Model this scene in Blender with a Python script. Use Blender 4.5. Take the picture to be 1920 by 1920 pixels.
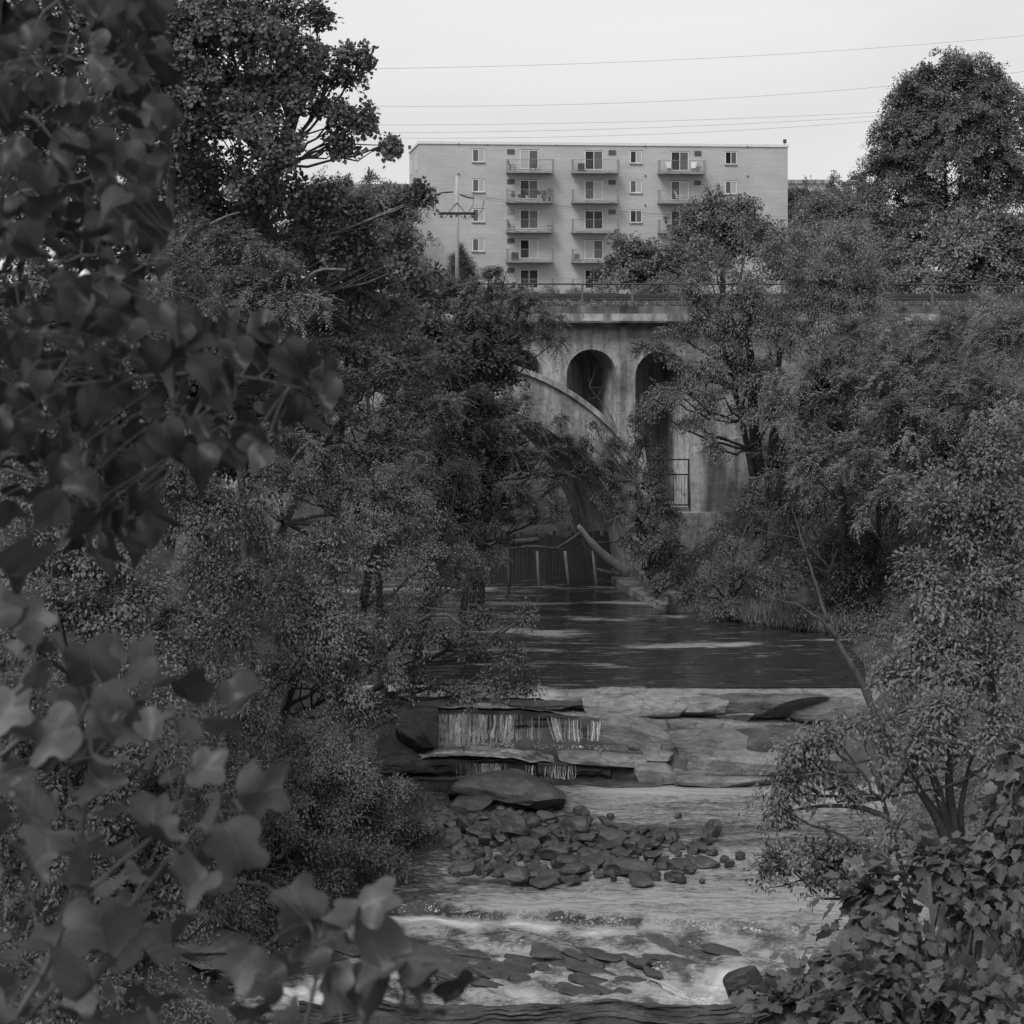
import bpy, math, random
import numpy as np
from mathutils import Vector
random.seed(7)
RNG = np.random.default_rng(7)
for o in list(bpy.data.objects): bpy.data.objects.remove(o)
SC = bpy.context.scene
COL = SC.collection

# ------------------------------------------------------------------ camera, world, sun, exposure
F = 3500.0; HY = 530.0; EYE = 16.7
cam_d = bpy.data.cameras.new('camera'); cam = bpy.data.objects.new('camera', cam_d); COL.objects.link(cam)
cam.location = (0, 0, EYE); cam.rotation_euler = (math.radians(90), 0, 0)
cam_d.sensor_width = 36.0; cam_d.lens = F/1920*36.0; cam_d.shift_y = -(960-HY)/1920
cam_d.clip_start = 0.1; cam_d.clip_end = 6000
cam_d.dof.use_dof = True; cam_d.dof.focus_distance = 70.0; cam_d.dof.aperture_fstop = 7.0
SC.camera = cam
SC.render.resolution_x = 1024; SC.render.resolution_y = 1024
SC.view_settings.view_transform = 'Standard'; SC.view_settings.look = 'None'
SC.view_settings.exposure = 0.0; SC.view_settings.gamma = 1.0
SUN_EL, SUN_AZ = math.radians(52), math.radians(215)       # azimuth clockwise from +Y: behind and left of the camera
w = bpy.data.worlds.new("World"); SC.world = w; w.use_nodes = True
nt = w.node_tree; nt.nodes.clear()
sky = nt.nodes.new('ShaderNodeTexSky'); sky.sky_type = 'NISHITA'; sky.sun_disc = False
sky.sun_elevation = SUN_EL; sky.sun_rotation = SUN_AZ; sky.dust_density = 4.0
bw = nt.nodes.new('ShaderNodeRGBToBW'); nt.links.new(sky.outputs[0], bw.inputs[0])
tc = nt.nodes.new('ShaderNodeTexCoord')
mp = nt.nodes.new('ShaderNodeMapping'); mp.inputs['Scale'].default_value = (1.0, 1.0, 3.2)
nt.links.new(tc.outputs['Generated'], mp.inputs[0])
cn = nt.nodes.new('ShaderNodeTexNoise'); cn.inputs['Scale'].default_value = 3.0; cn.inputs['Detail'].default_value = 4; cn.inputs['Distortion'].default_value = 0.6
nt.links.new(mp.outputs[0], cn.inputs['Vector'])
cr = nt.nodes.new('ShaderNodeMapRange'); cr.inputs['From Min'].default_value = .3; cr.inputs['From Max'].default_value = .7
cr.inputs['To Min'].default_value = 8.0; cr.inputs['To Max'].default_value = 9.3
nt.links.new(cn.outputs[0], cr.inputs[0])
mx = nt.nodes.new('ShaderNodeMix'); mx.data_type = 'FLOAT'; mx.inputs[0].default_value = .88
nt.links.new(bw.outputs[0], mx.inputs[2]); nt.links.new(cr.outputs[0], mx.inputs[3])
bg = nt.nodes.new('ShaderNodeBackground'); bg.inputs[1].default_value = 0.1
nt.links.new(mx.outputs[0], bg.inputs[0])
wo = nt.nodes.new('ShaderNodeOutputWorld'); nt.links.new(bg.outputs[0], wo.inputs[0])
sd = bpy.data.lights.new('sun', 'SUN'); sd.energy = 2.2; sd.angle = math.radians(24)
sun = bpy.data.objects.new('sun', sd); COL.objects.link(sun)
sdir = Vector((math.sin(SUN_AZ)*math.cos(SUN_EL), math.cos(SUN_AZ)*math.cos(SUN_EL), math.sin(SUN_EL)))
sun.rotation_euler = sdir.to_track_quat('Z', 'Y').to_euler()
cy = SC.cycles
cy.max_bounces = 5; cy.diffuse_bounces = 3; cy.glossy_bounces = 3; cy.transmission_bounces = 3; cy.transparent_max_bounces = 8
cy.use_denoising = True
cy.sample_clamp_indirect = 4.0

# ------------------------------------------------------------------ helpers
def P(x, y, d):                                   # photograph position at real distance d -> world point
    return np.array(((x-960)/F*d, d, EYE-(y-HY)/F*d))
def tag(o, label=None, cat=None, group=None, kind=None):
    if label: o['label'] = label
    if cat: o['category'] = cat
    if group: o['group'] = group
    if kind: o['kind'] = kind
    return o
def empty(name, loc, label, cat, group=None, rz=0):
    o = bpy.data.objects.new(name, None); COL.objects.link(o)
    o.location = tuple(loc); o.rotation_euler = (0, 0, rz); o.empty_display_size = .2
    return tag(o, label, cat, group)
def link(name, me, mat=None, parent=None, smooth=False):
    if mat and not me.materials: me.materials.append(mat)
    o = bpy.data.objects.new(name, me); COL.objects.link(o)
    if parent: o.parent = parent
    if smooth: me.polygons.foreach_set('use_smooth', np.ones(len(me.polygons), bool))
    return o
def np_mesh(name, V, Fc, tone=None, attr='tone'):
    """V (n,3), Fc (m,k) faces of one size or list of such arrays"""
    me = bpy.data.meshes.new(name)
    V = np.asarray(V, np.float32)
    Fl = Fc if isinstance(Fc, list) else [Fc]
    tot = np.concatenate([np.full(len(f), f.shape[1], np.int32) for f in Fl])
    loops = np.concatenate([f.ravel() for f in Fl]).astype(np.int32)
    me.vertices.add(len(V)); me.vertices.foreach_set('co', V.ravel())
    me.loops.add(len(loops)); me.loops.foreach_set('vertex_index', loops)
    me.polygons.add(len(tot))
    st = np.zeros(len(tot), np.int32); st[1:] = np.cumsum(tot)[:-1]
    me.polygons.foreach_set('loop_start', st)
    me.polygons.foreach_set('loop_total', tot)
    me.update(calc_edges=True)
    if tone is not None:
        a = me.attributes.new(attr, 'FLOAT', 'POINT'); a.data.foreach_set('value', np.asarray(tone, np.float32))
    return me
class MB:                                          # collects boxes, bars and tubes into ONE mesh
    def __init__(s): s.v = []; s.f = []; s.n = 0
    def add(s, V, Fs):
        s.v.extend([tuple(map(float, p)) for p in V]); s.f.extend([tuple(int(i)+s.n for i in f) for f in Fs]); s.n += len(V); return s
    def box(s, x0, x1, y0, y1, z0, z1):
        V = [(x0,y0,z0),(x1,y0,z0),(x1,y1,z0),(x0,y1,z0),(x0,y0,z1),(x1,y0,z1),(x1,y1,z1),(x0,y1,z1)]
        return s.add(V, [(0,3,2,1),(4,5,6,7),(0,1,5,4),(1,2,6,5),(2,3,7,6),(3,0,4,7)])
    def tube(s, pts, rad, k=6, cap=True):
        pts = np.asarray(pts, float); n = len(pts)
        rad = np.full(n, rad, float) if np.isscalar(rad) else np.asarray(rad, float)
        T = np.gradient(pts, axis=0); T /= np.linalg.norm(T, axis=1)[:, None]+1e-9
        up = np.array((0.13, .21, .97)) if abs(T[0][2]) < .9 else np.array((1., .1, 0))
        V = []
        a = np.cross(T, up); a /= np.linalg.norm(a, axis=1)[:, None]+1e-9
        b = np.cross(T, a)
        for i in range(n):
            for j in range(k):
                t = 2*math.pi*j/k
                V.append(pts[i]+rad[i]*(math.cos(t)*a[i]+math.sin(t)*b[i]))
        Fs = [(i*k+j, i*k+(j+1) % k, (i+1)*k+(j+1) % k, (i+1)*k+j) for i in range(n-1) for j in range(k)]
        if cap: Fs += [tuple(range(k))[::-1], tuple((n-1)*k+j for j in range(k))]
        return s.add(V, Fs)
    def build(s, name, mat, parent=None, smooth=False):
        me = bpy.data.meshes.new(name); me.from_pydata(s.v, [], s.f); me.update()
        return link(name, me, mat, parent, smooth)
def hashn(ix, iy, iz, seed):
    h = (ix.astype(np.int64)*374761393 + iy.astype(np.int64)*668265263 + iz.astype(np.int64)*2147483647 + seed*1274126177) & 0xffffffff
    h = ((h ^ (h >> 13))*1274126177) & 0xffffffff
    h = (h ^ (h >> 16)) & 0xffff
    return h/65535.0
def vnoise(p, seed=0):
    p = np.asarray(p, float); i = np.floor(p).astype(int); f = p-i; f = f*f*(3-2*f)
    r = 0
    for dx in (0, 1):
        for dy in (0, 1):
            for dz in (0, 1):
                wt = (f[:, 0] if dx else 1-f[:, 0])*(f[:, 1] if dy else 1-f[:, 1])*(f[:, 2] if dz else 1-f[:, 2])
                r = r+wt*hashn(i[:, 0]+dx, i[:, 1]+dy, i[:, 2]+dz, seed)
    return r*2-1
def fbm(p, o=4, seed=0):
    p = np.asarray(p, float); a = 1; s = 0; t = 0
    for k in range(o):
        s = s+a*vnoise(p*(2**k), seed+k); t += a; a *= .5
    return s/t
def unit(a): return a/(np.linalg.norm(a, axis=-1, keepdims=True)+1e-9)

# ------------------------------------------------------------------ materials
def new_mat(name):
    m = bpy.data.materials.new(name); m.use_nodes = True
    n = m.node_tree; n.nodes.clear()
    out = n.nodes.new('ShaderNodeOutputMaterial')
    return m, n, out
def G(v): return (v, v, v, 1)
def node(n, t, **kw):
    x = n.nodes.new(t)
    for k, v in kw.items():
        if k in x.inputs: x.inputs[k].default_value = v
        else: setattr(x, k, v)
    return x
def texvec(n, scale=(1, 1, 1), coord='Object'):
    t = n.nodes.new('ShaderNodeTexCoord'); m = n.nodes.new('ShaderNodeMapping'); m.inputs['Scale'].default_value = scale
    n.links.new(t.outputs[coord], m.inputs[0]); return m.outputs[0]
def ramp(n, src, stops):
    r = n.nodes.new('ShaderNodeValToRGB'); el = r.color_ramp.elements
    el[0].position, el[0].color = stops[0][0], G(stops[0][1]); el[1].position, el[1].color = stops[-1][0], G(stops[-1][1])
    for p_, c in stops[1:-1]:
        e = el.new(p_); e.color = G(c)
    n.links.new(src, r.inputs[0]); return r.outputs[0]
def mul(n, a, b, mode='MULTIPLY', fac=1.0):
    m = n.nodes.new('ShaderNodeMix'); m.data_type = 'RGBA'; m.blend_type = mode; m.inputs[0].default_value = fac
    for i, s in ((6, a), (7, b)):
        if isinstance(s, float): m.inputs[i].default_value = G(s)
        else: n.links.new(s, m.inputs[i])
    return m.outputs[2]
def basic(name, stops, scale=3.0, vec=(1, 1, 1), rough=.8, bump=0.0, bscale=8.0, second=None, metallic=0.0, spec=.5, detail=6):
    """noise-toned surface; second=(stops, scale, vec) multiplies a second layer (streaks, stains)"""
    m, n, out = new_mat(name)
    no = node(n, 'ShaderNodeTexNoise', Scale=scale, Detail=detail, Roughness=.6); n.links.new(texvec(n, vec), no.inputs['Vector'])
    c = ramp(n, no.outputs[0], stops)
    if second:
        for st, sc, vc in second:
            n2 = node(n, 'ShaderNodeTexNoise', Scale=sc, Detail=5, Roughness=.6, Distortion=.3); n.links.new(texvec(n, vc), n2.inputs['Vector'])
            c = mul(n, c, ramp(n, n2.outputs[0], st))
    b = node(n, 'ShaderNodeBsdfPrincipled', Roughness=rough, Metallic=metallic); b.inputs['Specular IOR Level'].default_value = spec
    n.links.new(c, b.inputs['Base Color'])
    if bump:
        nb = node(n, 'ShaderNodeTexNoise', Scale=bscale, Detail=8, Roughness=.65); n.links.new(texvec(n), nb.inputs['Vector'])
        bp = node(n, 'ShaderNodeBump', Strength=1.0, Distance=bump); n.links.new(nb.outputs[0], bp.inputs['Height']); n.links.new(bp.outputs[0], b.inputs['Normal'])
    n.links.new(b.outputs[0], out.inputs[0]); return m
def leaf_mat(name, base, trans=.25, gloss=.04, rough=.5):
    m, n, out = new_mat(name)
    a = n.nodes.new('ShaderNodeAttribute'); a.attribute_name = 'tone'
    mr = node(n, 'ShaderNodeMapRange'); mr.inputs['To Min'].default_value = base*.55; mr.inputs['To Max'].default_value = base*1.5
    n.links.new(a.outputs['Fac'], mr.inputs[0])
    d = node(n, 'ShaderNodeBsdfDiffuse'); t = node(n, 'ShaderNodeBsdfTranslucent'); g = node(n, 'ShaderNodeBsdfGlossy', Roughness=rough)
    g.inputs['Color'].default_value = G(.6)
    n.links.new(mr.outputs[0], d.inputs['Color']); n.links.new(mr.outputs[0], t.inputs['Color'])
    s1 = node(n, 'ShaderNodeMixShader'); s1.inputs[0].default_value = trans; n.links.new(d.outputs[0], s1.inputs[1]); n.links.new(t.outputs[0], s1.inputs[2])
    s2 = node(n, 'ShaderNodeMixShader'); s2.inputs[0].default_value = gloss; n.links.new(s1.outputs[0], s2.inputs[1]); n.links.new(g.outputs[0], s2.inputs[2])
    n.links.new(s2.outputs[0], out.inputs[0]); return m
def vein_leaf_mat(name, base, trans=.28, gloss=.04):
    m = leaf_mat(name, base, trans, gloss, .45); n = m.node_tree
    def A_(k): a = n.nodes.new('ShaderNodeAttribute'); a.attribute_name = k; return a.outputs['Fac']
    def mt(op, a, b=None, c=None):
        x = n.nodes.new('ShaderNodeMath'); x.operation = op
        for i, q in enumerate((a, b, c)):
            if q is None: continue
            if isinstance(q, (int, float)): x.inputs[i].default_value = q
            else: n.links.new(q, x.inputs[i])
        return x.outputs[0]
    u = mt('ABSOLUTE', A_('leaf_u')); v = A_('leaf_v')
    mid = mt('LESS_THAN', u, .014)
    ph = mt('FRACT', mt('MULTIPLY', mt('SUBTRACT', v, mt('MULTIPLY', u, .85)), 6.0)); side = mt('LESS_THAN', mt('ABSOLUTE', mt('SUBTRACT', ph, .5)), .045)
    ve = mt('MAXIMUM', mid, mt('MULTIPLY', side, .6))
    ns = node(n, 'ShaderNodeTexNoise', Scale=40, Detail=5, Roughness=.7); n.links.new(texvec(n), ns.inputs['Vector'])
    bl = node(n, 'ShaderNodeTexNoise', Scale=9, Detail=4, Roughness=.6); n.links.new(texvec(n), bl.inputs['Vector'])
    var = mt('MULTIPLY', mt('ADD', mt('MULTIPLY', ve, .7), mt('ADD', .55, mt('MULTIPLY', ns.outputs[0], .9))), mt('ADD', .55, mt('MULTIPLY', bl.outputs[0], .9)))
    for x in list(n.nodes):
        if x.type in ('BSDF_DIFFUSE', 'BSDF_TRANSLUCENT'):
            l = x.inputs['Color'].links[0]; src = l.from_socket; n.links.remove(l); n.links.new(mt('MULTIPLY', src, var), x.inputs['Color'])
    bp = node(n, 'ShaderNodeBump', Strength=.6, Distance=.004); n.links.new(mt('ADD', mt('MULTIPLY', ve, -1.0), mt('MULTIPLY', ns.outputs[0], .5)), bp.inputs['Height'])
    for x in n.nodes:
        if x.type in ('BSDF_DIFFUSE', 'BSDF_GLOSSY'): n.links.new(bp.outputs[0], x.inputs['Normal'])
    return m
M = {}
M['leaf_dark'] = leaf_mat('dark_leaf', .095)
M['leaf_mid'] = leaf_mat('mid_leaf', .15)
M['leaf_light'] = leaf_mat('light_leaf', .20, gloss=.08)
M['leaf_far'] = leaf_mat('far_leaf', .18)
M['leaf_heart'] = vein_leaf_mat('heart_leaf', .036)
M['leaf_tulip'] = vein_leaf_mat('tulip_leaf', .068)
M['leaf_lobed'] = vein_leaf_mat('lobed_leaf', .105)
M['bark'] = basic('bark', [(.3, .035), (.7, .09)], 6, (1, 1, .25), bump=.02, bscale=12)
M['bark_pale'] = basic('pale_bark', [(.35, .06), (.65, .17)], 5, (1, 1, .3), bump=.01)
M['bark_dead'] = basic('dead_wood', [(.3, .06), (.7, .17)], 5, (1, 1, .2), bump=.015, bscale=14)
M['concrete'] = basic('weathered_concrete', [(.3, .34), (.7, .50)], 1.3, (.6, .6, 2.6), rough=.9, bump=.02, bscale=5,
    second=[([(.38, .50), (.58, 1.0)], 2.2, (1, 1, .10)), ([(.40, .42), (.56, 1.0)], .55, (1, 1, .35)), ([(.38, .72), (.48, 1.0)], 5, (1, 1, .8))])
M['concrete_dark'] = basic('stained_concrete', [(.35, .05), (.65, .20)], 1.2, (1, 1, .5), rough=.9, bump=.02, second=[([(.4, .4), (.6, 1.0)], 1.2, (1, 1, .3))])
M['ground'] = basic('ground_soil', [(.35, .03), (.65, .08)], 1.3, rough=.95, bump=.05, bscale=3)
M['ballast'] = basic('ballast_gravel', [(.4, .07), (.6, .24)], 9, rough=.95, bump=.06, bscale=12)
M['rock_light'] = basic('pale_sandstone', [(.3, .15), (.7, .27)], 1.4, rough=.8, bump=.03, bscale=6, detail=9,
    second=[([(.40, .25), (.47, 1.0)], 1.3, (.8, 1, 1.3)), ([(.35, .65), (.6, 1.0)], 5, (.3, .3, 2.5)), ([(.3, .75), (.6, 1.0)], 9, (1, 1, 1))])
M['rock_dark'] = basic('dark_wet_rock', [(.3, .018), (.7, .065)], 2.0, rough=.5, bump=.06, bscale=5, second=[([(.35, .5), (.6, 1.0)], 4, (.4, .4, 3))])
M['rock_mid'] = basic('grey_river_stone', [(.3, .02), (.7, .10)], 1.1, rough=.6, bump=.05, bscale=6, second=[([(.4, .5), (.6, 1.0)], 4, (.4, .4, 3))])
M['metal_dark'] = basic('dark_painted_metal', [(.3, .02), (.7, .04)], 5, rough=.5)
M['rail_rust'] = basic('rusted_rail', [(.3, .03), (.7, .07)], 5, rough=.6)
M['white'] = basic('white_paint', [(.3, .68), (.7, .78)], 3, rough=.5)
M['greymetal'] = basic('grey_railing_paint', [(.3, .22), (.7, .32)], 3, rough=.6)
M['railpost'] = basic('weathered_rail_post', [(.3, .07), (.7, .14)], 3, rough=.7)
M['slab'] = basic('balcony_concrete', [(.3, .25), (.7, .42)], 2.5, rough=.9, second=[([(.4, .55), (.6, 1.0)], 3, (.6, 1, 3))])
M['vent'] = basic('vent_grille', [(.3, .05), (.7, .11)], 8, (1, 1, 8), rough=.6)
M['vent_pale'] = basic('pale_grille', [(.4, .12), (.6, .5)], 9, (3, 1, 3), rough=.6)
M['pane'] = basic('window_glass', [(.35, .008), (.65, .03)], .8, rough=.08, spec=.35)
M['curtain'] = basic('curtained_glass', [(.3, .36), (.7, .46)], 7, (5, 1, .2), rough=.25)
M['curtain_grey'] = basic('screened_glass', [(.3, .07), (.7, .13)], 5, (3, 1, .3), rough=.3)
M['pole'] = basic('grey_pole_timber', [(.3, .26), (.7, .42)], 6, (1, 1, .1), rough=.85)
M['wire'] = basic('wire', [(.3, .10), (.7, .14)], 3, rough=.6)
M['plastic_dark'] = basic('dark_plastic', [(.3, .03), (.7, .05)], 3, rough=.5)
M['plastic_light'] = basic('pale_plastic', [(.3, .5), (.7, .6)], 3, rough=.5)
M['timber'] = basic('old_timber', [(.3, .012), (.7, .04)], 4, (1, 1, .2), rough=.9, bump=.01)
def brick_mat():
    m, n, out = new_mat('pale_brick')
    t = n.nodes.new('ShaderNodeTexCoord'); sp = n.nodes.new('ShaderNodeSeparateXYZ'); n.links.new(t.outputs['Object'], sp.inputs[0])
    ad = node(n, 'ShaderNodeMath'); ad.operation = 'ADD'; n.links.new(sp.outputs[0], ad.inputs[0]); n.links.new(sp.outputs[1], ad.inputs[1])
    cb = n.nodes.new('ShaderNodeCombineXYZ'); n.links.new(ad.outputs[0], cb.inputs[0]); n.links.new(sp.outputs[2], cb.inputs[1])
    br = node(n, 'ShaderNodeTexBrick'); br.inputs['Scale'].default_value = 1.0
    br.inputs['Brick Width'].default_value = .30; br.inputs['Row Height'].default_value = .13; br.inputs['Mortar Size'].default_value = .016
    br.inputs['Color1'].default_value = G(.60); br.inputs['Color2'].default_value = G(.55); br.inputs['Mortar'].default_value = G(.44)
    n.links.new(cb.outputs[0], br.inputs['Vector'])
    n1 = node(n, 'ShaderNodeTexNoise', Scale=.25, Detail=5, Roughness=.6); n.links.new(texvec(n, (1, 1, 1.6)), n1.inputs['Vector'])
    c = mul(n, br.outputs[0], ramp(n, n1.outputs[0], [(.3, .82), (.7, 1.0)]))
    n2 = node(n, 'ShaderNodeTexNoise', Scale=1.5, Detail=4, Roughness=.6); n.links.new(texvec(n, (.25, .25, 2.2)), n2.inputs['Vector'])
    c = mul(n, c, ramp(n, n2.outputs[0], [(.3, .88), (.7, 1.0)]))
    b = node(n, 'ShaderNodeBsdfPrincipled', Roughness=.9); n.links.new(c, b.inputs['Base Color']); n.links.new(b.outputs[0], out.inputs[0]); return m
M['brick'] = brick_mat()
def water_mat(name, base=.012, ior=1.33, patch=(.35, .35, 1), bump=.05, sc=1.0, stretch=.45, rough=.06, streak=True, fs=3.0, foamc=.62, fmin=.70, fmax=1.2, fst=.6):
    """foam follows the mesh attribute 'foam' (where the water really breaks) broken up by noise"""
    m, n, out = new_mat(name)
    v1 = texvec(n, (stretch, 1, 1))
    heights = []
    for sc_w, amp, st in ((1.6*sc, 1.0, stretch*.8), (5.0*sc, .30, stretch*1.3), (15*sc, .07, .6)):
        no = node(n, 'ShaderNodeTexNoise', Scale=sc_w, Detail=1.5, Roughness=.5, Distortion=.5); n.links.new(texvec(n, (st, 1, 1)), no.inputs['Vector'])
        mm = node(n, 'ShaderNodeMath'); mm.operation = 'MULTIPLY'; mm.inputs[1].default_value = amp; n.links.new(no.outputs[0], mm.inputs[0]); heights.append(mm.outputs[0])
    s_ = heights[0]
    for h in heights[1:]:
        ad = node(n, 'ShaderNodeMath'); ad.operation = 'ADD'; n.links.new(s_, ad.inputs[0]); n.links.new(h, ad.inputs[1]); s_ = ad.outputs[0]
    pn = node(n, 'ShaderNodeTexNoise', Scale=.5, Detail=3); n.links.new(texvec(n, (.3, 1, 1)), pn.inputs['Vector'])
    pr = node(n, 'ShaderNodeMapRange'); pr.inputs['From Min'].default_value = .40; pr.inputs['From Max'].default_value = .60; pr.inputs['To Min'].default_value = .55; pr.inputs['To Max'].default_value = 1.2
    n.links.new(pn.outputs[0], pr.inputs[0])
    mm = node(n, 'ShaderNodeMath'); mm.operation = 'MULTIPLY'; n.links.new(s_, mm.inputs[0]); n.links.new(pr.outputs[0], mm.inputs[1])
    bp = node(n, 'ShaderNodeBump', Strength=1.0, Distance=bump); n.links.new(mm.outputs[0], bp.inputs['Height'])
    b = node(n, 'ShaderNodeBsdfPrincipled', Roughness=rough, IOR=ior); b.inputs['Base Color'].default_value = G(base)
    n.links.new(bp.outputs[0], b.inputs['Normal'])
    fo = node(n, 'ShaderNodeBsdfPrincipled', Roughness=.7); n.links.new(bp.outputs[0], fo.inputs['Normal'])
    at = n.nodes.new('ShaderNodeAttribute'); at.attribute_name = 'foam'
    fcn = node(n, 'ShaderNodeMapRange'); fcn.inputs['From Min'].default_value = .25; fcn.inputs['From Max'].default_value = .85; fcn.inputs['To Min'].default_value = foamc; fcn.inputs['To Max'].default_value = max(foamc, .62)
    n.links.new(at.outputs['Fac'], fcn.inputs[0]); n.links.new(fcn.outputs[0], fo.inputs['Base Color'])
    fn = node(n, 'ShaderNodeTexNoise', Scale=fs, Detail=9, Roughness=.72, Distortion=.8); n.links.new(texvec(n, (fst, 1, 1)), fn.inputs['Vector'])
    fa = node(n, 'ShaderNodeMath'); fa.operation = 'ADD'; n.links.new(fn.outputs[0], fa.inputs[0]); n.links.new(at.outputs['Fac'], fa.inputs[1])
    fr = node(n, 'ShaderNodeMapRange'); fr.inputs['From Min'].default_value = fmin; fr.inputs['From Max'].default_value = fmax; n.links.new(fa.outputs[0], fr.inputs[0])
    mxs = n.nodes.new('ShaderNodeMixShader'); n.links.new(fr.outputs[0], mxs.inputs[0]); n.links.new(b.outputs[0], mxs.inputs[1]); n.links.new(fo.outputs[0], mxs.inputs[2])
    n.links.new(mxs.outputs[0], out.inputs[0]); return m
M['water_up'] = water_mat('upper_river_water', base=.028, bump=.12, stretch=.35, fs=3.0, fst=.25, fmin=.58, fmax=.80, foamc=.24, sc=1.0)
M['water_low'] = water_mat('lower_pool_water', base=.04, ior=1.5, bump=.20, sc=1.6, stretch=.5, fs=5.5, fst=.48, fmin=.44, fmax=.72, foamc=.26)
M['water_fast'] = water_mat('fast_water', base=.05, ior=1.5, bump=.20, sc=2.2, stretch=.6, fs=6.0, fst=.55, fmin=.42, fmax=1.15, foamc=.38)
def strand_mat():
    m, n, out = new_mat('falling_water')
    no = node(n, 'ShaderNodeTexNoise', Scale=9, Detail=8, Roughness=.8); n.links.new(texvec(n, (3.5, 2.5, 1.6)), no.inputs['Vector'])
    fr = node(n, 'ShaderNodeMapRange'); fr.inputs['From Min'].default_value = .80; fr.inputs['From Max'].default_value = 1.22
    n2 = node(n, 'ShaderNodeTexNoise', Scale=2.2, Detail=4, Roughness=.6); n.links.new(texvec(n, (1.6, 1, .8)), n2.inputs['Vector'])
    ad = node(n, 'ShaderNodeMath'); ad.operation = 'ADD'; n.links.new(no.outputs[0], ad.inputs[0]); n.links.new(n2.outputs[0], ad.inputs[1]); n.links.new(ad.outputs[0], fr.inputs[0])
    d = node(n, 'ShaderNodeBsdfPrincipled', Roughness=.35); d.inputs['Base Color'].default_value = G(.75)
    t = n.nodes.new('ShaderNodeBsdfTransparent'); mxs = n.nodes.new('ShaderNodeMixShader')
    n.links.new(fr.outputs[0], mxs.inputs[0]); n.links.new(t.outputs[0], mxs.inputs[1]); n.links.new(d.outputs[0], mxs.inputs[2]); n.links.new(mxs.outputs[0], out.inputs[0]); return m
M['strand'] = strand_mat()

# ------------------------------------------------------------------ terrain and river
ZU, ZL, ZP = 2.56, 0.0, 15.2          # upper water, lower pool, plateau
RD = np.array([-30, 0, 42, 46, 50, 54, 58, 62, 65, 75, 80, 84, 88, 98, 118, 150.])
RL = np.array([-9, -9, -7.5, -6.2, -5, -3.6, -3.6, -5, -5.6, -5.6, -6.5, -9, -12.6, -14, -18, -24.])
RR = np.array([9, 9, 8.5, 9, 10.5, 11.5, 12, 12.2, 12.8, 13.2, 8.6, 7.2, 6.2, 4.0, 0, -6.])
def water_level(Y): return np.where(Y < 63.3, np.where(Y < 47, -.9, 0.0), ZU)
def ground_h(X, Y):
    xl = np.interp(Y, RD, RL); xr = np.interp(Y, RD, RR)
    dist = np.maximum(xl-X, X-xr)
    wl = np.interp(Y, [0, 46, 51, 62.0, 63.5, 200], [-1, -1, 0, 0.0, ZU, ZU])
    t = np.clip(dist, 0, None)
    rise = .25*np.minimum(t, 1.5)/1.5*2 + np.clip(t-1.0, 0, None)*.85
    top = ZP
    h = np.minimum(wl+rise, top)
    bed = wl-.35-.5*np.clip(-dist, 0, 1.5)
    h = np.where(dist > 0, h, bed)
    g = np.clip((Y-102)/22, 0, 1); g = g*g*(3-2*g)
    h = h*(1-g)+ZP*g
    far = np.clip((np.hypot(X, Y)-260)/600, 0, 1)
    h = h+far*6*fbm(np.stack([X*.004, Y*.004, X*0], 1).reshape(-1, 3), 3, 3).reshape(X.shape)
    n = fbm(np.stack([X.ravel()*.35, Y.ravel()*.35, X.ravel()*0], 1), 4, 5).reshape(X.shape)
    return h+np.where((dist > .3) & (Y < 102), .45*n*np.clip(t/3, 0, 1), 0)
def grid_faces(nr, nc):
    i = np.arange(nr-1)[:, None]*nc+np.arange(nc-1)[None, :]
    return np.stack([i, i+1, i+nc+1, i+nc], -1).reshape(-1, 4)
def axis(segs):
    return np.unique(np.concatenate([np.arange(a, b, s) for a, b, s in segs]+[np.array([segs[-1][1]])]))
ax = axis([(-3000, -400, 200), (-400, -60, 20), (-60, -22, 2.0), (-22, 22, .45), (22, 60, 2.0), (60, 400, 20), (400, 3001, 200)])
ay = axis([(-60, 20, 4.0), (20, 120, .45), (120, 150, 1.5), (150, 400, 15), (400, 4001, 200)])
X, Y = np.meshgrid(ax, ay); Z = ground_h(X, Y)
g_ = link('ground', np_mesh('ground', np.stack([X, Y, Z], -1).reshape(-1, 3), grid_faces(*X.shape)), M['ground'], smooth=True); tag(g_, kind='structure')
def water_sheet(name, mat, xs, ys, zf, foamf):
    X, Y = np.meshgrid(xs, ys); Z = zf(X, Y); fo = foamf(X, Y)
    o = link(name, np_mesh(name, np.stack([X, Y, Z], -1).reshape(-1, 3), grid_faces(*X.shape), fo.ravel(), 'foam'), mat, smooth=True)
    return tag(o, kind='structure')
def F2(X, Y, sx, sy, o=3, seed=0): return fbm(np.stack([X.ravel()*sx, Y.ravel()*sy, X.ravel()*0+.5], 1), o, seed).reshape(X.shape)
def up_z(X, Y): return ZU+.025*F2(X, Y, .5, 1.4, 3, 11)
def up_f(X, Y):
    Yw = Y+1.1*F2(X, Y, .22, .5, 4, 23)
    band = np.exp(-((Yw-72.0-.10*X)/.55)**2)*.30+np.exp(-((Yw-69.4)/.4)**2)*.30*(X < 5)+np.exp(-((Yw-76.0+.1*X)/.8)**2)*.42*np.clip((4-X)/3, 0, 1)+np.exp(-((Yw-86.2)/.9)**2)*.5+np.exp(-((Yw-82.2)/.6)**2)*.42+np.exp(-((Yw-79)/.5)**2)*.25+np.exp(-((Yw-73.6)/.4)**2)*.25
    patch = np.clip(F2(X, Y, .35, 1.6, 5, 21)*2.0+.6, 0, 1)
    return band*patch+.12*F2(X, Y, .5, 1.8, 5, 22)
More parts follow.
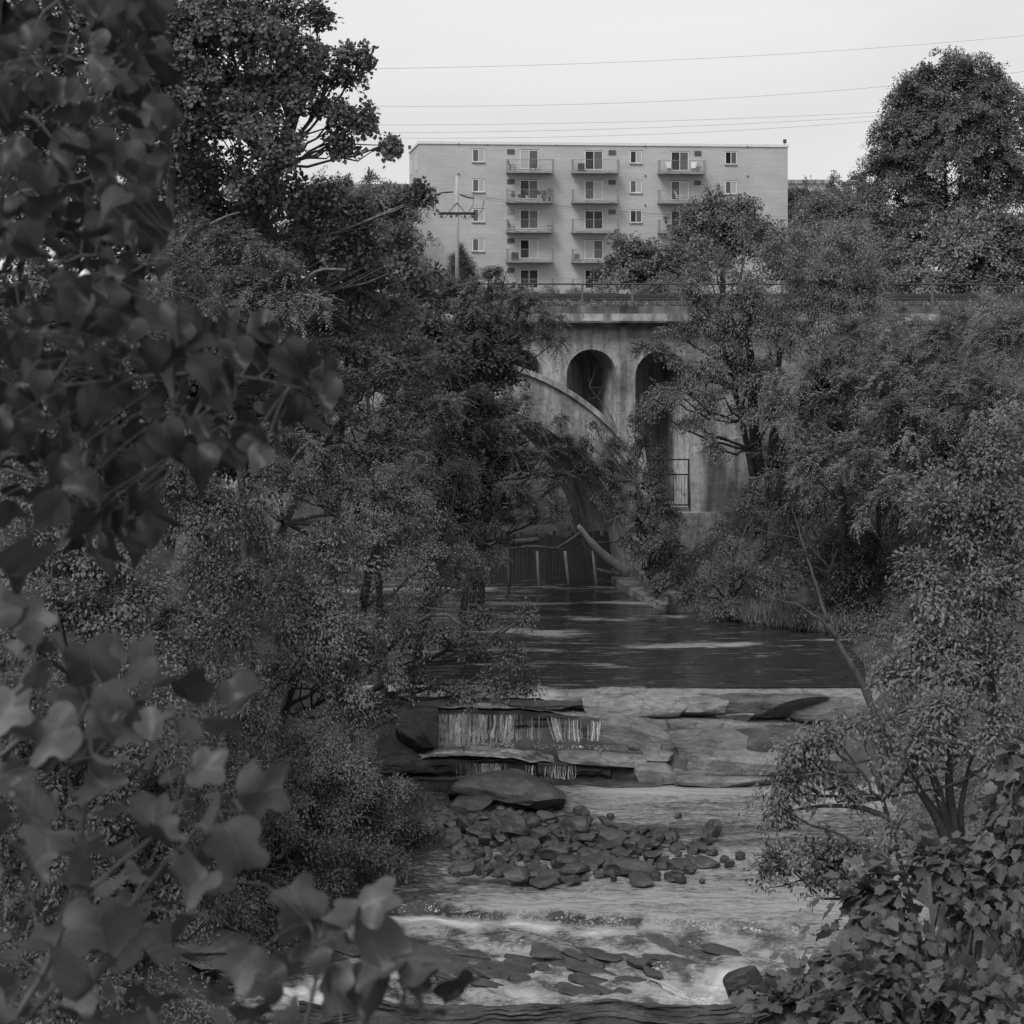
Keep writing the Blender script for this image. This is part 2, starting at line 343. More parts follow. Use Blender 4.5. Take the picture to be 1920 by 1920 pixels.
water_sheet('river_water', M['water_up'], np.arange(-22, 18, .35), np.arange(65.15, 135, .3), up_z, up_f)
def lo_z(X, Y): return ZL+.02*F2(X, Y, .6, 1.6, 3, 12)
def lo_f(X, Y):
    right = np.clip((X-.5)/2.5, 0, 1)
    f = .13*right*np.clip((Y-57)/3, 0, 1)+.14*np.exp(-((Y-61.2)/.8)**2)*right-.10*np.exp(-((X-6.2)/2.2)**2-((Y-59.6)/1.1)**2)-.13*np.exp(-((X-5)/2.0)**2-((Y-57.0)/.6)**2)
    near = np.clip((55.5-Y)/1.5, 0, 1)*np.clip((X+3.6)/3.0, 0, 1)
    f = f*(1-near)+near*.15
    left = np.clip((-1.0-X)/1.5, 0, 1)
    return f-.12*left+.22*F2(X, Y, .25, 1.4, 4, 31)
water_sheet('pool_water', M['water_low'], np.arange(-14, 16, .3), np.arange(50.64, 63.2, .25), lo_z, lo_f)
# shallow rapids at the foot of the picture: water running over stepped bedrock
def edge_y(X): return 50.1-.17*(X+1.0)+.10*np.sin(X*2.1)+.06*np.sin(X*5.3+1)
def rap_base(X, Y):
    s = np.clip((edge_y(X)-Y)/.25, 0, 1); s = s*s*(3-2*s)
    z = -.30*s
    t = np.clip((edge_y(X)-.5-Y)/5.0, 0, 1)
    z = z-.45*t
    tilt = F2(X+.55*Y, Y, .7, 1.1, 4, 41)
    z = z+.10*F2(X, Y, 2.4, 3.0, 4, 44)*np.exp(-((X-4.6)/1.6)**2-((Y-45.6)/1.1)**2)
    z = z+.38*tilt*np.clip(s*1.4-.2, 0, 1)*np.clip((edge_y(X)-Y)/1.2, 0, 1)
    z = z-.35*np.exp(-((X-4.7)/.9)**2-((Y-45.7)/.9)**2)            # plunge beside the dark boulder
    drop = np.clip((44.7+.1*F2(X, Y*0, 1.1, 1, 3, 43)-Y)/.18, 0, 1)
    z = z-.75*drop
    return z
def rap_foam(X, Y):
    a = np.exp(-((Y-edge_y(X)+.55)/.16)**2)*(.30+.5*F2(X, Y, 1.5, 1, 3, 46))*np.clip((4.2-X)/1.5, 0, 1)
    a = a-.6*np.exp(-((Y-edge_y(X)+.14)/.09)**2)*np.clip((4.6-X)/1.5, 0, 1)*np.clip(.75+1.2*F2(X, Y, .8, 1, 3, 48), 0, 1)
    tb_ = .75+1.5*F2(X+.4*Y, Y, 2.2, 2.6, 5, 49)
    b = (np.exp(-((X-4.5)/1.2)**2-((Y-45.35)/.55)**2)*.80+np.exp(-((X+5.0)/1.2)**2-((Y-45.7)/.8)**2)*.6)*tb_
    b2 = np.exp(-((X-5.2)/.6)**2-((Y-46.2)/.5)**2)*.7*tb_
    c = np.clip((44.7-Y)/.5, 0, 1)*np.exp(-((X+2.2)/1.6)**2)*.5
    dn = np.clip((edge_y(X)-Y)/.6, 0, 1)
    lively = dn*(.07+.55*F2(X+.5*Y, Y, 1.3, 1.3, 6, 47))+(1-dn)*lo_f(X, Y)
    shore = np.clip((X+4.5)/1.5, 0, 1)
    return a+b+b2+c+lively-.12*(1-shore)*dn
water_sheet('rapids_water', M['water_low'], np.arange(-13, 15, .09), np.arange(41.0, 50.7, .06), rap_base, rap_foam)
water_sheet('tail_water', M['water_low'], np.arange(-16, 16, .8), np.arange(-20, 44.8, .8), lambda X, Y: X*0-1.35, lambda X, Y: X*0-.3)

# ------------------------------------------------------------------ rocks
def ico(sub):
    import bmesh
    bm = bmesh.new(); bmesh.ops.create_icosphere(bm, subdivisions=sub, radius=1.0)
    V = np.array([v.co[:] for v in bm.verts]); Fs = np.array([[v.index for v in f.verts] for f in bm.faces]); bm.free(); return V, Fs
ICO = {k: ico(k) for k in (3, 4, 5)}
def rock_mesh(name, size, seed, sub=3, cuts=9, rough=.06, strat=.0, boxy=.5, pale=.45):
    r = np.random.default_rng(seed); V, Fs = ICO[sub]; V = V.copy()
    p = 2+boxy*4
    V = V/(np.sum(np.abs(V)**p, 1)**(1/p))[:, None]
    for _ in range(cuts):
        n = unit(r.normal(size=3)*np.array((1, 1, .8))); k = r.uniform(.50, .95) if boxy < .6 else r.uniform(.66, .98)
        d = V@n; over = np.clip(d-k, 0, None); V = V-over[:, None]*n[None]*.96
    V = V*(1+rough*fbm(V*2.2+seed*3.1, 4, seed))[:, None]
    V = V*np.asarray(size)/2
    if strat:
        V[:, 0] += strat*vnoise(np.stack([V[:, 0]*0, V[:, 1]*0, V[:, 2]*9], 1), seed)*.5
        V[:, 1] += strat*vnoise(np.stack([V[:, 0]*0+4, V[:, 1]*0, V[:, 2]*9], 1), seed)
    me = np_mesh(name, V, Fs, np.full(len(V), pale), 'pale'); return me
def rock(name, px, d, size, mat, label, cat='rock', group=None, seed=1, rz=0, tilt=(0, 0), sub=4, **k):
    """px = (x, y) of the rock's middle in the photograph at its real distance"""
    me = rock_mesh(name, size, seed, sub, **k)
    o = link(name, me, mat, smooth=False); o.location = tuple(P(px[0], px[1], d)); o.rotation_euler = (tilt[0], tilt[1], rz)
    me.polygons.foreach_set('use_smooth', np.ones(len(me.polygons), bool))
    try:
        me.set_sharp_from_angle(angle=math.radians(28))
    except Exception: pass
    return tag(o, label, cat, group)

# the ledge of bedrock across the river (one body of rock), laid out from its edges seen in the photograph at their real distances
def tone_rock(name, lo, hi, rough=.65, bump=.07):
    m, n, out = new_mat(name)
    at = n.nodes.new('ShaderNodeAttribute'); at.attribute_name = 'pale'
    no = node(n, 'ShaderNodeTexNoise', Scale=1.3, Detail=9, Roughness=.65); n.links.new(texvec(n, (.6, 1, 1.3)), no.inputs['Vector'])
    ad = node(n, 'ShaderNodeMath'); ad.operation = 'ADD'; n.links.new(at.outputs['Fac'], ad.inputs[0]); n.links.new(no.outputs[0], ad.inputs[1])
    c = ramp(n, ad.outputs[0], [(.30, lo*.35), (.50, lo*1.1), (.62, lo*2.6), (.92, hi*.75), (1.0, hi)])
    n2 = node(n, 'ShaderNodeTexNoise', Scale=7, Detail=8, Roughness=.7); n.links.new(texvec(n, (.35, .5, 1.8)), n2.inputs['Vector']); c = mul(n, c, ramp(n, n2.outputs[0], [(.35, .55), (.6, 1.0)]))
    dv = node(n, 'ShaderNodeTexNoise', Scale=1.5, Detail=5); n.links.new(texvec(n), dv.inputs['Vector'])
    vm = n.nodes.new('ShaderNodeVectorMath'); vm.operation = 'MULTIPLY_ADD'; n.links.new(dv.outputs['Color'], vm.inputs[0]); vm.inputs[1].default_value = (.7, .7, .7); n.links.new(texvec(n, (.55, .55, 1.3)), vm.inputs[2])
    vo = n.nodes.new('ShaderNodeTexVoronoi'); vo.feature = 'DISTANCE_TO_EDGE'; vo.inputs['Scale'].default_value = .55; n.links.new(vm.outputs[0], vo.inputs['Vector'])
    c = mul(n, c, ramp(n, vo.outputs['Distance'], [(0, .50), (.014, 1.0)]))
    n3 = node(n, 'ShaderNodeTexNoise', Scale=30, Detail=6, Roughness=.8); n.links.new(texvec(n, (.6, .8, 1.5)), n3.inputs['Vector']); c = mul(n, c, ramp(n, n3.outputs[0], [(.3, .55), (.65, 1.15)]))
    b = node(n, 'ShaderNodeBsdfPrincipled', Roughness=rough); n.links.new(c, b.inputs['Base Color'])
    nb = node(n, 'ShaderNodeTexNoise', Scale=6, Detail=9, Roughness=.7); n.links.new(texvec(n, (.7, 1, 1.5)), nb.inputs['Vector'])
    bp = node(n, 'ShaderNodeBump', Strength=1.0, Distance=bump); n.links.new(nb.outputs[0], bp.inputs['Height']); n.links.new(bp.outputs[0], b.inputs['Normal'])
    n.links.new(b.outputs[0], out.inputs[0]); return m
M['rock_ledge'] = tone_rock('ledge_rock', .028, .25)
M['rock_light'] = tone_rock('pale_sandstone', .045, .27)
XR = [640, 780, 960, 1050, 1130, 1180, 1250, 1300, 1420, 1500, 1640, 1800]
ROWS = [  # (y in the photograph at each XR, distance at each XR)
    ([1283]*12, [66.0]*12),
    ([1290]*12, [65.2]*12),
    ([1311, 1311, 1313, 1316, 1308, 1300, 1300, 1306, 1300, 1303, 1316, 1320], [64.75]*12),
    ([1326, 1326, 1325, 1328, 1334, 1338, 1340, 1341, 1342, 1350, 1366, 1370], [64.65]*12),
    ([1330, 1331, 1333, 1339, 1345, 1347, 1349, 1351, 1359, 1371, 1388, 1392], [64.0]*12),
    ([1390, 1393, 1401, 1402, 1405, 1414, 1430, 1438, 1444, 1446, 1448, 1450], [63.6, 63.6, 63.6, 63.6, 63.45, 63.3, 63.2, 63.1, 63.0, 63.0, 63.0, 63.0]),
    ([1427, 1427, 1428, 1430, 1430, 1434, 1444, 1450, 1453, 1455, 1456, 1458], [62.5, 62.5, 62.5, 62.5, 62.5, 62.6, 62.7, 62.7, 62.7, 62.7, 62.7, 62.7]),
    ([1457, 1457, 1457, 1458, 1459, 1460, 1462, 1462, 1464, 1465, 1466, 1468], [62.4]*12),
    ([1466, 1466, 1467, 1468, 1470, 1471, 1472, 1472, 1474, 1474, 1475, 1476], [62.05]*12),
    ([1500]*12, [61.9]*12)]
def ledge_row(k, x):
    w = 0 if k < 2 else 1
    return np.interp(x, XR, ROWS[k][0])+w*(3.2*vnoise(np.stack([np.atleast_1d(x)*.011+k*7.3, np.atleast_1d(x)*0, np.atleast_1d(x)*0], 1), 61)+1.6*vnoise(np.stack([np.atleast_1d(x)*.05+k*3.1, np.atleast_1d(x)*0, np.atleast_1d(x)*0], 1), 62)), np.interp(x, XR, ROWS[k][1])+0*np.atleast_1d(x)
def ledge_z(k, x): y, d = ledge_row(k, x); return EYE-(y-HY)*d/F
NSEG = [2, 6, 7, 6, 26, 14, 14, 5, 3]
def ledge_grid(x, k0, k1):
    Xs, Ys, Zs, Kv = [], [], [], []
    for k in range(k0, k1):
        ya, da = ledge_row(k, x); yb, db = ledge_row(k+1, x); za = EYE-(ya-HY)*da/F; zb_ = EYE-(yb-HY)*db/F
        for i in range(NSEG[k]+(k == k1-1)):
            u = i/NSEG[k]; d = da+(db-da)*u; z = za+(zb_-za)*u
            Xs.append((x-960)/F*d); Ys.append(d); Zs.append(z); Kv.append(np.full(len(x), k+u))
    return np.array(Xs), np.array(Ys), np.array(Zs), np.array(Kv)
def ledge():
    x = np.arange(640, 1800, 3.0); Xg, Yg, Zg, Kg = ledge_grid(x, 0, 9); XP = np.broadcast_to(x, Xg.shape)
    r = np.random.default_rng(5)
    right = np.clip((XP-1120)/60, 0, 1)
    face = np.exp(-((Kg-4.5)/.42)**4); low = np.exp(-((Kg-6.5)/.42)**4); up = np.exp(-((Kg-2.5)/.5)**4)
    j1 = np.sort(r.uniform(640, 1800, 13)); o1 = r.uniform(-.22, .22, 14); j2 = np.sort(r.uniform(640, 1800, 11)); o2 = r.uniform(-.2, .2, 12)
    b1 = o1[np.searchsorted(j1, x)][None]*(1-.7*right); b2 = o2[np.searchsorted(j2, x)][None]
    pts = np.stack([Xg.ravel()*.7, Yg.ravel()*.7, Zg.ravel()*1.2], 1); n1 = fbm(pts, 5, 71).reshape(Xg.shape)
    n2 = fbm(np.stack([Xg.ravel()*.2, Zg.ravel()*7, Xg.ravel()*0], 1), 3, 72).reshape(Xg.shape)
    n3 = fbm(pts*3.5, 4, 73).reshape(Xg.shape)
    any_ = np.clip(face+low+up, 0, 1)
    Yo = Yg+b1*face+b2*low+.34*n1*any_+.10*n2*any_*(1-.6*right)+.07*n3
    Yo -= right*face*.45*np.sin(np.clip(Kg-4, 0, 1)*math.pi)          # the right hand rocks bulge out
    crack = sum(np.exp(-((XP+(Kg-4.5)*sl-c)/2.5)**2) for c, sl in ((1142, -30), (1205, 14), (1262, -22), (1345, 26), (1452, -18), (1530, 20)))
    Yo += .22*crack*face*right
    Zo = Zg+.08*n1*np.clip(Kg, .45, 1)+.03*n3
    pale = .05+right*(.40-.20*low-.06*face)+.50*np.exp(-((Kg-1.4)/.5)**2)+.45*np.exp(-((Kg-3.6)/.3)**2)-.15*low-.45*np.exp(-((Kg-3.0)/.12)**2)-.3*np.exp(-((Kg-5.0)/.10)**2)-.5*np.exp(-((Kg-7.0)/.2)**2)  # wet left side dark; shade of faces and undercuts painted into the tone
    moss = np.exp(-((XP-1440)/75)**2-((Kg-4.45)/.28)**2)+.8*np.exp(-((XP-1275)/28)**2-((Kg-4.3)/.35)**2)+.9*np.exp(-((XP-1410)/90)**2-((Kg-2.6)/.4)**2)+.8*np.exp(-((XP-1310)/22)**2-((Kg-4.8)/.3)**2)+.6*np.exp(-((XP-1600)/90)**2-((Kg-2.7)/.4)**2)
    pale = pale-.40*moss*right+.10*n1-.25*crack*right*face
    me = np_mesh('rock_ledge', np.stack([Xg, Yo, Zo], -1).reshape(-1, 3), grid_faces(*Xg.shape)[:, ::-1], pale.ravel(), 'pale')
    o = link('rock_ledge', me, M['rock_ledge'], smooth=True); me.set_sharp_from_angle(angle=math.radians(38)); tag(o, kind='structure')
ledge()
def over_water(name, x0_, x1_, k0, k1, lift, foam, mat):
    x = np.arange(x0_, x1_, 2.0); Xg, Yg, Zg, Kg = ledge_grid(x, k0, k1); XP = np.broadcast_to(x, Xg.shape)
    ed = np.clip(np.minimum((XP-x0_)/40, (x1_-XP)/130)+.25*vnoise(np.stack([XP.ravel()*.04, Kg.ravel()*2, XP.ravel()*0], 1), 4).reshape(XP.shape), 0, 1)
    Zo = Zg+lift*ed-.10*(1-ed)+.05*fbm(np.stack([Xg.ravel()*2, Yg.ravel()*3, Xg.ravel()*0], 1), 3, 54).reshape(Xg.shape)
    o = link(name, np_mesh(name, np.stack([Xg, Yg, Zo], -1).reshape(-1, 3), grid_faces(*Xg.shape)[:, ::-1], foam(XP, Kg, Xg, Yg).ravel(), 'foam'), M[mat], smooth=True); tag(o, kind='structure')
over_water('spill_water', 640, 1140, 1, 2, .10, lambda x, k, X, Y: .34+.65*F2(X, Y, 1.0, 4, 5, 52), 'water_fast')
over_water('ledge_water', 780, 1150, 3, 4, .09, lambda x, k, X, Y: .24+.55*F2(X, Y, 1.0, 4, 5, 57), 'water_fast')
over_water('shelf_water', 770, 1085, 5, 6, .13, lambda x, k, X, Y: .16+.34*np.exp(-((x-900)/80)**2)*(6.1-k)+.75*F2(X, Y, 1.8, 4, 5, 58), 'water_fast')
def falls():
    r = np.random.default_rng(3); V = []; Fs = []
    def strand(px, k, d0, wd, out, wig=.02, top=0.0, bottom=0.0, drift=0.0):
        n = 14; b = len(V); ph = r.uniform(0, 6); jit = r.uniform(.8, 1.2)
        yy, dd = ledge_row(k, px); yy = float(yy[0]); dd = float(dd[0]); z0 = EYE-(yy-HY)*dd/F+.03-top; d0 = dd+d0; yb, db = ledge_row(k+1, px); z1 = float((EYE-(yb-HY)*db/F)[0])+.05+bottom; x = (px-960)/F*dd
        for i in range(n):
            t = i/(n-1); z = z0+(z1-z0)*t; y = d0-out*math.sqrt(t)-.02-.25*t*0
            xx = x+wig*math.sin(ph+t*5)+drift*t; ww = wd*(.4+.9*t)*jit
            V.append((xx-ww/2, y, z)); V.append((xx+ww/2, y-.01, z))
        for i in range(n-1): Fs.append((b+2*i, b+2*i+1, b+2*i+3, b+2*i+2))
    def width(): return r.choice([r.uniform(.008, .025), r.uniform(.025, .08), r.uniform(.10, .26)], p=[.80, .18, .02])
    for k in range(58):
        pc = r.uniform(814, 958); top = abs(r.normal(0, .05)); mid = r.random() < .3 and 855 < pc < 940
        for q in range(int(r.integers(2, 15))): strand(r.normal(pc, r.choice([1.5, 3.5, 6.0])), 4, -.60 if mid else -.42, width(), r.uniform(.05, .3), .03, .45+r.uniform(0, .1) if mid else top+abs(r.normal(0, .05)), r.choice([0, r.uniform(0, .5)], p=[.7, .3]))
    for c, n, dr in ((975, 7, 0), (1000, 9, .02), (1012, 5, 0), (1035, 26, .28), (1046, 10, .1), (1075, 9, 0), (1080, 8, .03), (1112, 15, -.05), (1122, 18, 0), (1132, 14, 0), (1060, 5, 0), (990, 4, 0), (1098, 4, 0)):
        for _ in range(n): strand(r.normal(c, 3.6), 4, -.50, width()*.7, r.uniform(.02, .15), .015, abs(r.normal(0, .06)), 0, dr)
    for k in range(30):
        pc = r.choice([r.uniform(860, 960), r.uniform(985, 1080), r.uniform(900, 945)])
        for q in range(int(r.integers(2, 9))): strand(r.normal(pc, 7), 6, -.38, width()*.7, r.uniform(.02, .14), .015, abs(r.normal(0, .03)))
    me = np_mesh('waterfall', V, np.array(Fs)); o = link('waterfall', me, M['strand'], smooth=True); tag(o, kind='structure')
falls()
# splash and bubbles along the foot of the fall: many small drops
def spray(name, n, fn, size):
    r = np.random.default_rng(17); tv, tf = ICO[3]; import bmesh
    bm = bmesh.new(); bmesh.ops.create_icosphere(bm, subdivisions=1, radius=1); v1 = np.array([v.co[:] for v in bm.verts]); f1 = np.array([[v.index for v in q.verts] for q in bm.faces]); bm.free()
    C = np.array([fn(r) for _ in range(n)]); R = size*r.lognormal(0, .5, n); V = C[:, None]+v1[None]*R[:, None, None]*(1, .7, .6); Fa = (f1[None]+(np.arange(n)*len(v1))[:, None, None]).reshape(-1, 3)
    o = link(name, np_mesh(name, V.reshape(-1, 3), Fa), M['froth'], smooth=True); tag(o, kind='stuff')
M['froth'] = basic('water_froth', [(.3, .35), (.7, .6)], 5, rough=.4)
def froth_fall(r):
    px = r.uniform(812, 965) if r.random() < .75 else r.choice([1010, 1045, 1080, 1125])+r.normal(0, 8); y, d = ledge_row(5, px); y = float(y[0]); d = float(d[0]); return ((px-960)/F*d, d-abs(r.normal(0, .25))-.3, EYE-(y-HY)*d/F+.10+abs(r.normal(0, .07)))
spray('splash', 1500, froth_fall, .010)

LR = 'blocks and slabs of the rock ledge'
rock('sandstone_slab', (1212, 1320), 64.75, (4.4, 1.5, .78), M['rock_light'], 'smooth pale rounded slab on the ledge brim just right of the water spill', group=LR, seed=11, sub=5, cuts=6, rz=.05, boxy=.45, pale=.50)
rock('sandstone_slab', (1330, 1322), 64.8, (3.4, 1.4, .66), M['rock_light'], 'second pale rounded slab of the brim, between the smooth pale one and the dark hump', group=LR, seed=26, sub=5, cuts=6, boxy=.45, pale=.44)
rock('sandstone_slab', (1445, 1321), 64.8, (4.6, 1.5, .78), M['rock_light'], 'long dark curved hump of rock on the brim of the ledge', group=LR, seed=12, sub=5, cuts=5, rz=-.04, boxy=.4, pale=.12)
rock('sandstone_slab', (1585, 1332), 64.9, (4.2, 1.5, .78), M['rock_light'], 'grey hump of the brim disappearing under the right bank trees', group=LR, seed=13, sub=5, cuts=5, rz=-.06, boxy=.4, pale=.2)
rock('sandstone_slab', (1378, 1341), 64.4, (2.2, .8, .34), M['rock_light'], 'small pale wedge lying under the dark hump of the brim', group=LR, seed=27, cuts=8, boxy=.4, pale=.5)
rock('sandstone_boulder', (1212, 1384), 63.9, (3.3, 1.5, 1.35), M['rock_light'], 'big pale rock face right beside the last strands of the waterfall', 'boulder', group=LR, seed=14, sub=5, cuts=7, boxy=.9, pale=.38, tilt=(-.1, .12), rough=.08)
rock('sandstone_boulder', (1345, 1396), 63.8, (3.9, 1.6, 1.5), M['rock_light'], 'big pale rock face with dark moss down its middle', 'boulder', group=LR, seed=28, sub=5, cuts=7, boxy=.9, pale=.33, tilt=(-.1, .05), rough=.08)
rock('sandstone_boulder', (1480, 1400), 63.9, (3.9, 1.6, 1.35), M['rock_light'], 'dark mossy rock face below the grey hump, beside the right bank leaves', 'boulder', group=LR, seed=15, sub=5, cuts=7, boxy=.9, pale=.15, tilt=(-.1, .03), rough=.08)
rock('sandstone_slab', (820, 1321), 64.5, (2.6, .9, .32), M['rock_dark'], 'dark rim of rock above the left curtain of water', group=LR, seed=24, sub=5, cuts=9, boxy=.5)
rock('sandstone_slab', (1030, 1322), 64.5, (2.9, .9, .30), M['rock_dark'], 'narrow dark rim of rock above the thin strands of water', group=LR, seed=25, sub=5, cuts=9, boxy=.5)
rock('sandstone_block', (1378, 1430), 62.9, (3.9, 1.5, .80), M['rock_light'], 'long pale block lying below the pale rock face with moss', group=LR, seed=16, sub=5, cuts=7, boxy=.7, rz=-.05)
rock('sandstone_block', (1232, 1448), 62.7, (1.6, 1.5, .66), M['rock_light'], 'pale squared block at the right end of the lower dark step', group=LR, seed=17, cuts=7, boxy=.9)
rock('sandstone_block', (1238, 1414), 63.1, (1.2, .9, .52), M['rock_ledge'], 'small rounded stone wedged at the foot of the pale rock face', group=LR, seed=18, cuts=7)
rock('sandstone_slab', (1130, 1420), 63.0, (3.0, 1.5, .34), M['rock_light'], 'flat pale slab jutting from the foot of the boulder over the lower step', group=LR, seed=19, sub=5, cuts=7, boxy=.6, tilt=(0, .06))
rock('sandstone_slab', (1360, 1464), 62.3, (3.4, 1.3, .4), M['rock_ledge'], 'low dark slab at pool level under the pale block', group=LR, seed=20, cuts=7, boxy=.7)
rock('sandstone_slab', (1170, 1470), 62.2, (2.6, 1.0, .25), M['rock_mid'], 'thin flat slab at the pool edge below the squared block', group=LR, seed=21, cuts=7, boxy=.6)
rock('sandstone_block', (782, 1364), 63.2, (1.45, 1.3, 1.15), M['rock_dark'], 'dark square-cut block at the left end of the waterfall', group=LR, seed=22, cuts=3, boxy=2.5, rough=.03)
# big slab and stones of the gravel bar (real heights come from the ground there)
def rock_on(name, x, y, wpx, hpx, mat, label, z=None, depth=.8, seed=1, group=None, rz=0, water=0.0, tilt=(0, 0), cat='stone', sub=4, **k):
    d = (EYE-water)*F/((y+hpx*.5)-HY)                      # distance where its foot stands on the bar
    wd = wpx*d/F; ht = hpx*d/F
    dep = wd*depth; hh = max(ht*1.05-dep*.18, ht*.6)+.12
    k.setdefault('pale', .2); me = rock_mesh(name, (wd, dep, hh), seed, sub, **k)
    o = link(name, me, mat); o.location = ((x-960)/F*d, d+dep*.35, water+hh*.38); o.rotation_euler = (tilt[0], tilt[1], rz)
    me.polygons.foreach_set('use_smooth', np.ones(len(me.polygons), bool)); me.set_sharp_from_angle(angle=math.radians(26))
    return tag(o, label, cat, group)
GB = 'stones of the bar below the waterfall'
rock_on('tabletop_boulder', 950, 1480, 225, 84, M['rock_mid'], 'large sloping flat-topped boulder at the head of the stone bar', water=.15, seed=31, group=GB, sub=5, cuts=7, boxy=1.0, tilt=(.05, .10), cat='boulder', depth=.75)
rock_on('river_boulder', 1022, 1503, 66, 40, M['rock_mid'], 'angular boulder under the tip of the large sloping flat-topped one', seed=32, group=GB, cuts=10, boxy=.6, tilt=(0, .05), cat='boulder')
rock_on('river_boulder', 880, 1510, 90, 36, M['rock_dark'], 'dark boulder under the grassy end of the large flat-topped one', water=.3, seed=33, group=GB, cuts=10, boxy=.6, cat='boulder')
special = [(968, 1548, 60, 42, 'angular dark boulder at the middle of the bar below the flat-topped one', .3), (1080, 1550, 66, 30, 'slanting dark slab near the top edge of the stone bar', 0),
    (1142, 1571, 78, 36, 'long pale-topped boulder sloping up to the right amid the bar', 0), (1337, 1555, 38, 32, 'lone peaked dark boulder standing out in the pool', 0),
    (1228, 1571, 36, 18, 'oval dark stone at the outer end of the bar', 0), (1212, 1588, 40, 20, 'round dark stone behind the long low slab', 0), (1182, 1628, 104, 32, 'widest low dark slab on the near side of the bar', 0),
    (1275, 1649, 26, 16, 'lone small round stone off the near side of the bar', 0), (1003, 1638, 38, 22, 'dark rounded stone at the near shore of the bar', 0), (1071, 1636, 44, 22, 'pale pyramid-shaped stone at the near shore of the bar', 0),
    (1040, 1600, 66, 24, 'flat-topped dark block in the middle of the bar', .1), (1096, 1610, 34, 16, 'small flat block in a puddle of the bar', 0), (1310, 1593, 36, 16, 'dark stone at the far right tip of the bar', 0),
    (1185, 1590, 34, 24, 'tilted wedge stone right of the long pale-topped boulder', 0), (1318, 1621, 70, 13, 'thin dark slab at the outer right of the bar', 0), (900, 1560, 60, 16, 'flat ledge stone among the grass of the bar', .4), (1014, 1567, 40, 18, 'pale flat slab behind the flat-topped dark block', .2)]
for i, (x, y, a, b, lab, wl) in enumerate(special):
    rock_on('river_stone', x, y, a, b, M['rock_dark'] if i in (3, 4, 7, 8) else M['rock_mid'], lab, seed=50+i, group=GB, cuts=9, boxy=.35, rz=random.uniform(-.3, .3), tilt=(random.uniform(-.1, .1), random.uniform(-.12, .12)), water=wl, sub=4)
r_ = np.random.default_rng(88); cnt = 0; spots = []
while cnt < 240:
    x = 845+r_.uniform(0, 1)**1.35*550; y = r_.uniform(1520, 1655)
    # bar narrows to the right
    lo = 1525+max(0, x-1040)*.17; hi = 1655-max(0, x-1250)*.22+(-12 if x < 950 else 0)
    if (y < lo or y > hi) and (r_.random() < .93 or y < 1518 or x < 950) or (x > 1300 and r_.random() < .5): continue
    big = r_.random() < .22
    a = r_.uniform(32, 64) if big else r_.uniform(12, 34)
    if any(abs(x-s[0]) < (a+s[2])*.27 and abs(y-s[1]) < 5 for s in spots): continue
    spots.append((x, y, a)); cnt += 1
    drk = r_.random() >= .7; zone = ('on the grassy left end of the bar' if x < 930 else 'on the near shore of the bar' if y > 1625 else 'on the pool side of the bar' if y < 1552 else 'in the middle of the bar' if x < 1120 else 'on the outer right part of the bar')
    zone += ', behind the nearest row' if 1600 < y <= 1625 and 930 <= x else ''
    zone = zone.replace('on the grassy left end of', 'at the grassy end of').replace('on the outer right part of', 'on the outer part of')
    szl = 'broad' if a > 32 else 'fist-like' if a > 20 else 'tiny'
    rock_on('bar_stone', x, y, a, a*r_.uniform(.3, .5), M['rock_dark'] if drk else M['rock_mid'], szl+(' dark' if drk else ' grey')+' angular stone '+zone, seed=200+cnt, group='small stones strewn over the bar',
            cuts=9, boxy=.3, rz=r_.uniform(-.8, .8), tilt=(r_.uniform(-.15, .15), r_.uniform(-.15, .15)), water=max(0, .32*(1-(x-850)/200)), sub=3, depth=r_.uniform(.6, 1))
# mound of the bar under the stones
def bar_z(X, Y):
    a = 1-np.clip((X+2.0)/7.5, 0, 1); e = np.clip(1-((Y-(58.0-.12*X))/3.4)**2, 0, 1)
    return -.36+.70*e*a**1.5+.16*e+.20*F2(X, Y, 1.8, 1.8, 5, 61)
Xb, Yb = np.meshgrid(np.arange(-5, 7.2, .12), np.arange(52.8, 62, .12))
o = link('gravel_bar', np_mesh('gravel_bar', np.stack([Xb, Yb, bar_z(Xb, Yb)], -1).reshape(-1, 3), grid_faces(*Xb.shape)), M['rock_mid'], smooth=True); tag(o, kind='structure')
def pebbles():
    r = np.random.default_rng(77); V0, F0 = ICO[3]; import bmesh
    bm = bmesh.new(); bmesh.ops.create_icosphere(bm, subdivisions=2, radius=1); v1 = np.array([v.co[:] for v in bm.verts]); f1 = np.array([[v.index for v in q.verts] for q in bm.faces]); bm.free()
    n = 3200; X = -4.4+r.uniform(0, 1, n)**1.25*10.6; Y = 58.2-.12*X+r.normal(0, 1.5, n); e = vnoise(np.stack([X*.7, Y*.9, X*0], 1), 5) > -.35; X, Y = X[e], Y[e]; n = len(X)
    Z = bar_z(X[None], Y[None])[0]; k = Z > -.12; X, Y, Z = X[k], Y[k], Z[k]; n = len(X)
    S = .035*r.lognormal(0, .55, n); W = v1[None]*(1+.35*r.normal(size=(n, len(v1), 1))*.5)*(S[:, None, None]*np.stack([r.uniform(1, 2, n), r.uniform(.8, 1.5, n), r.uniform(.4, .8, n)], 1)[:, None])
    V = W+np.stack([X, Y, Z+.01], 1)[:, None]; Fa = (f1[None]+(np.arange(n)*len(v1))[:, None, None]).reshape(-1, 3)
    o = link('pebbles', np_mesh('pebbles', V.reshape(-1, 3), Fa), M['rock_mid']); tag(o, kind='stuff')
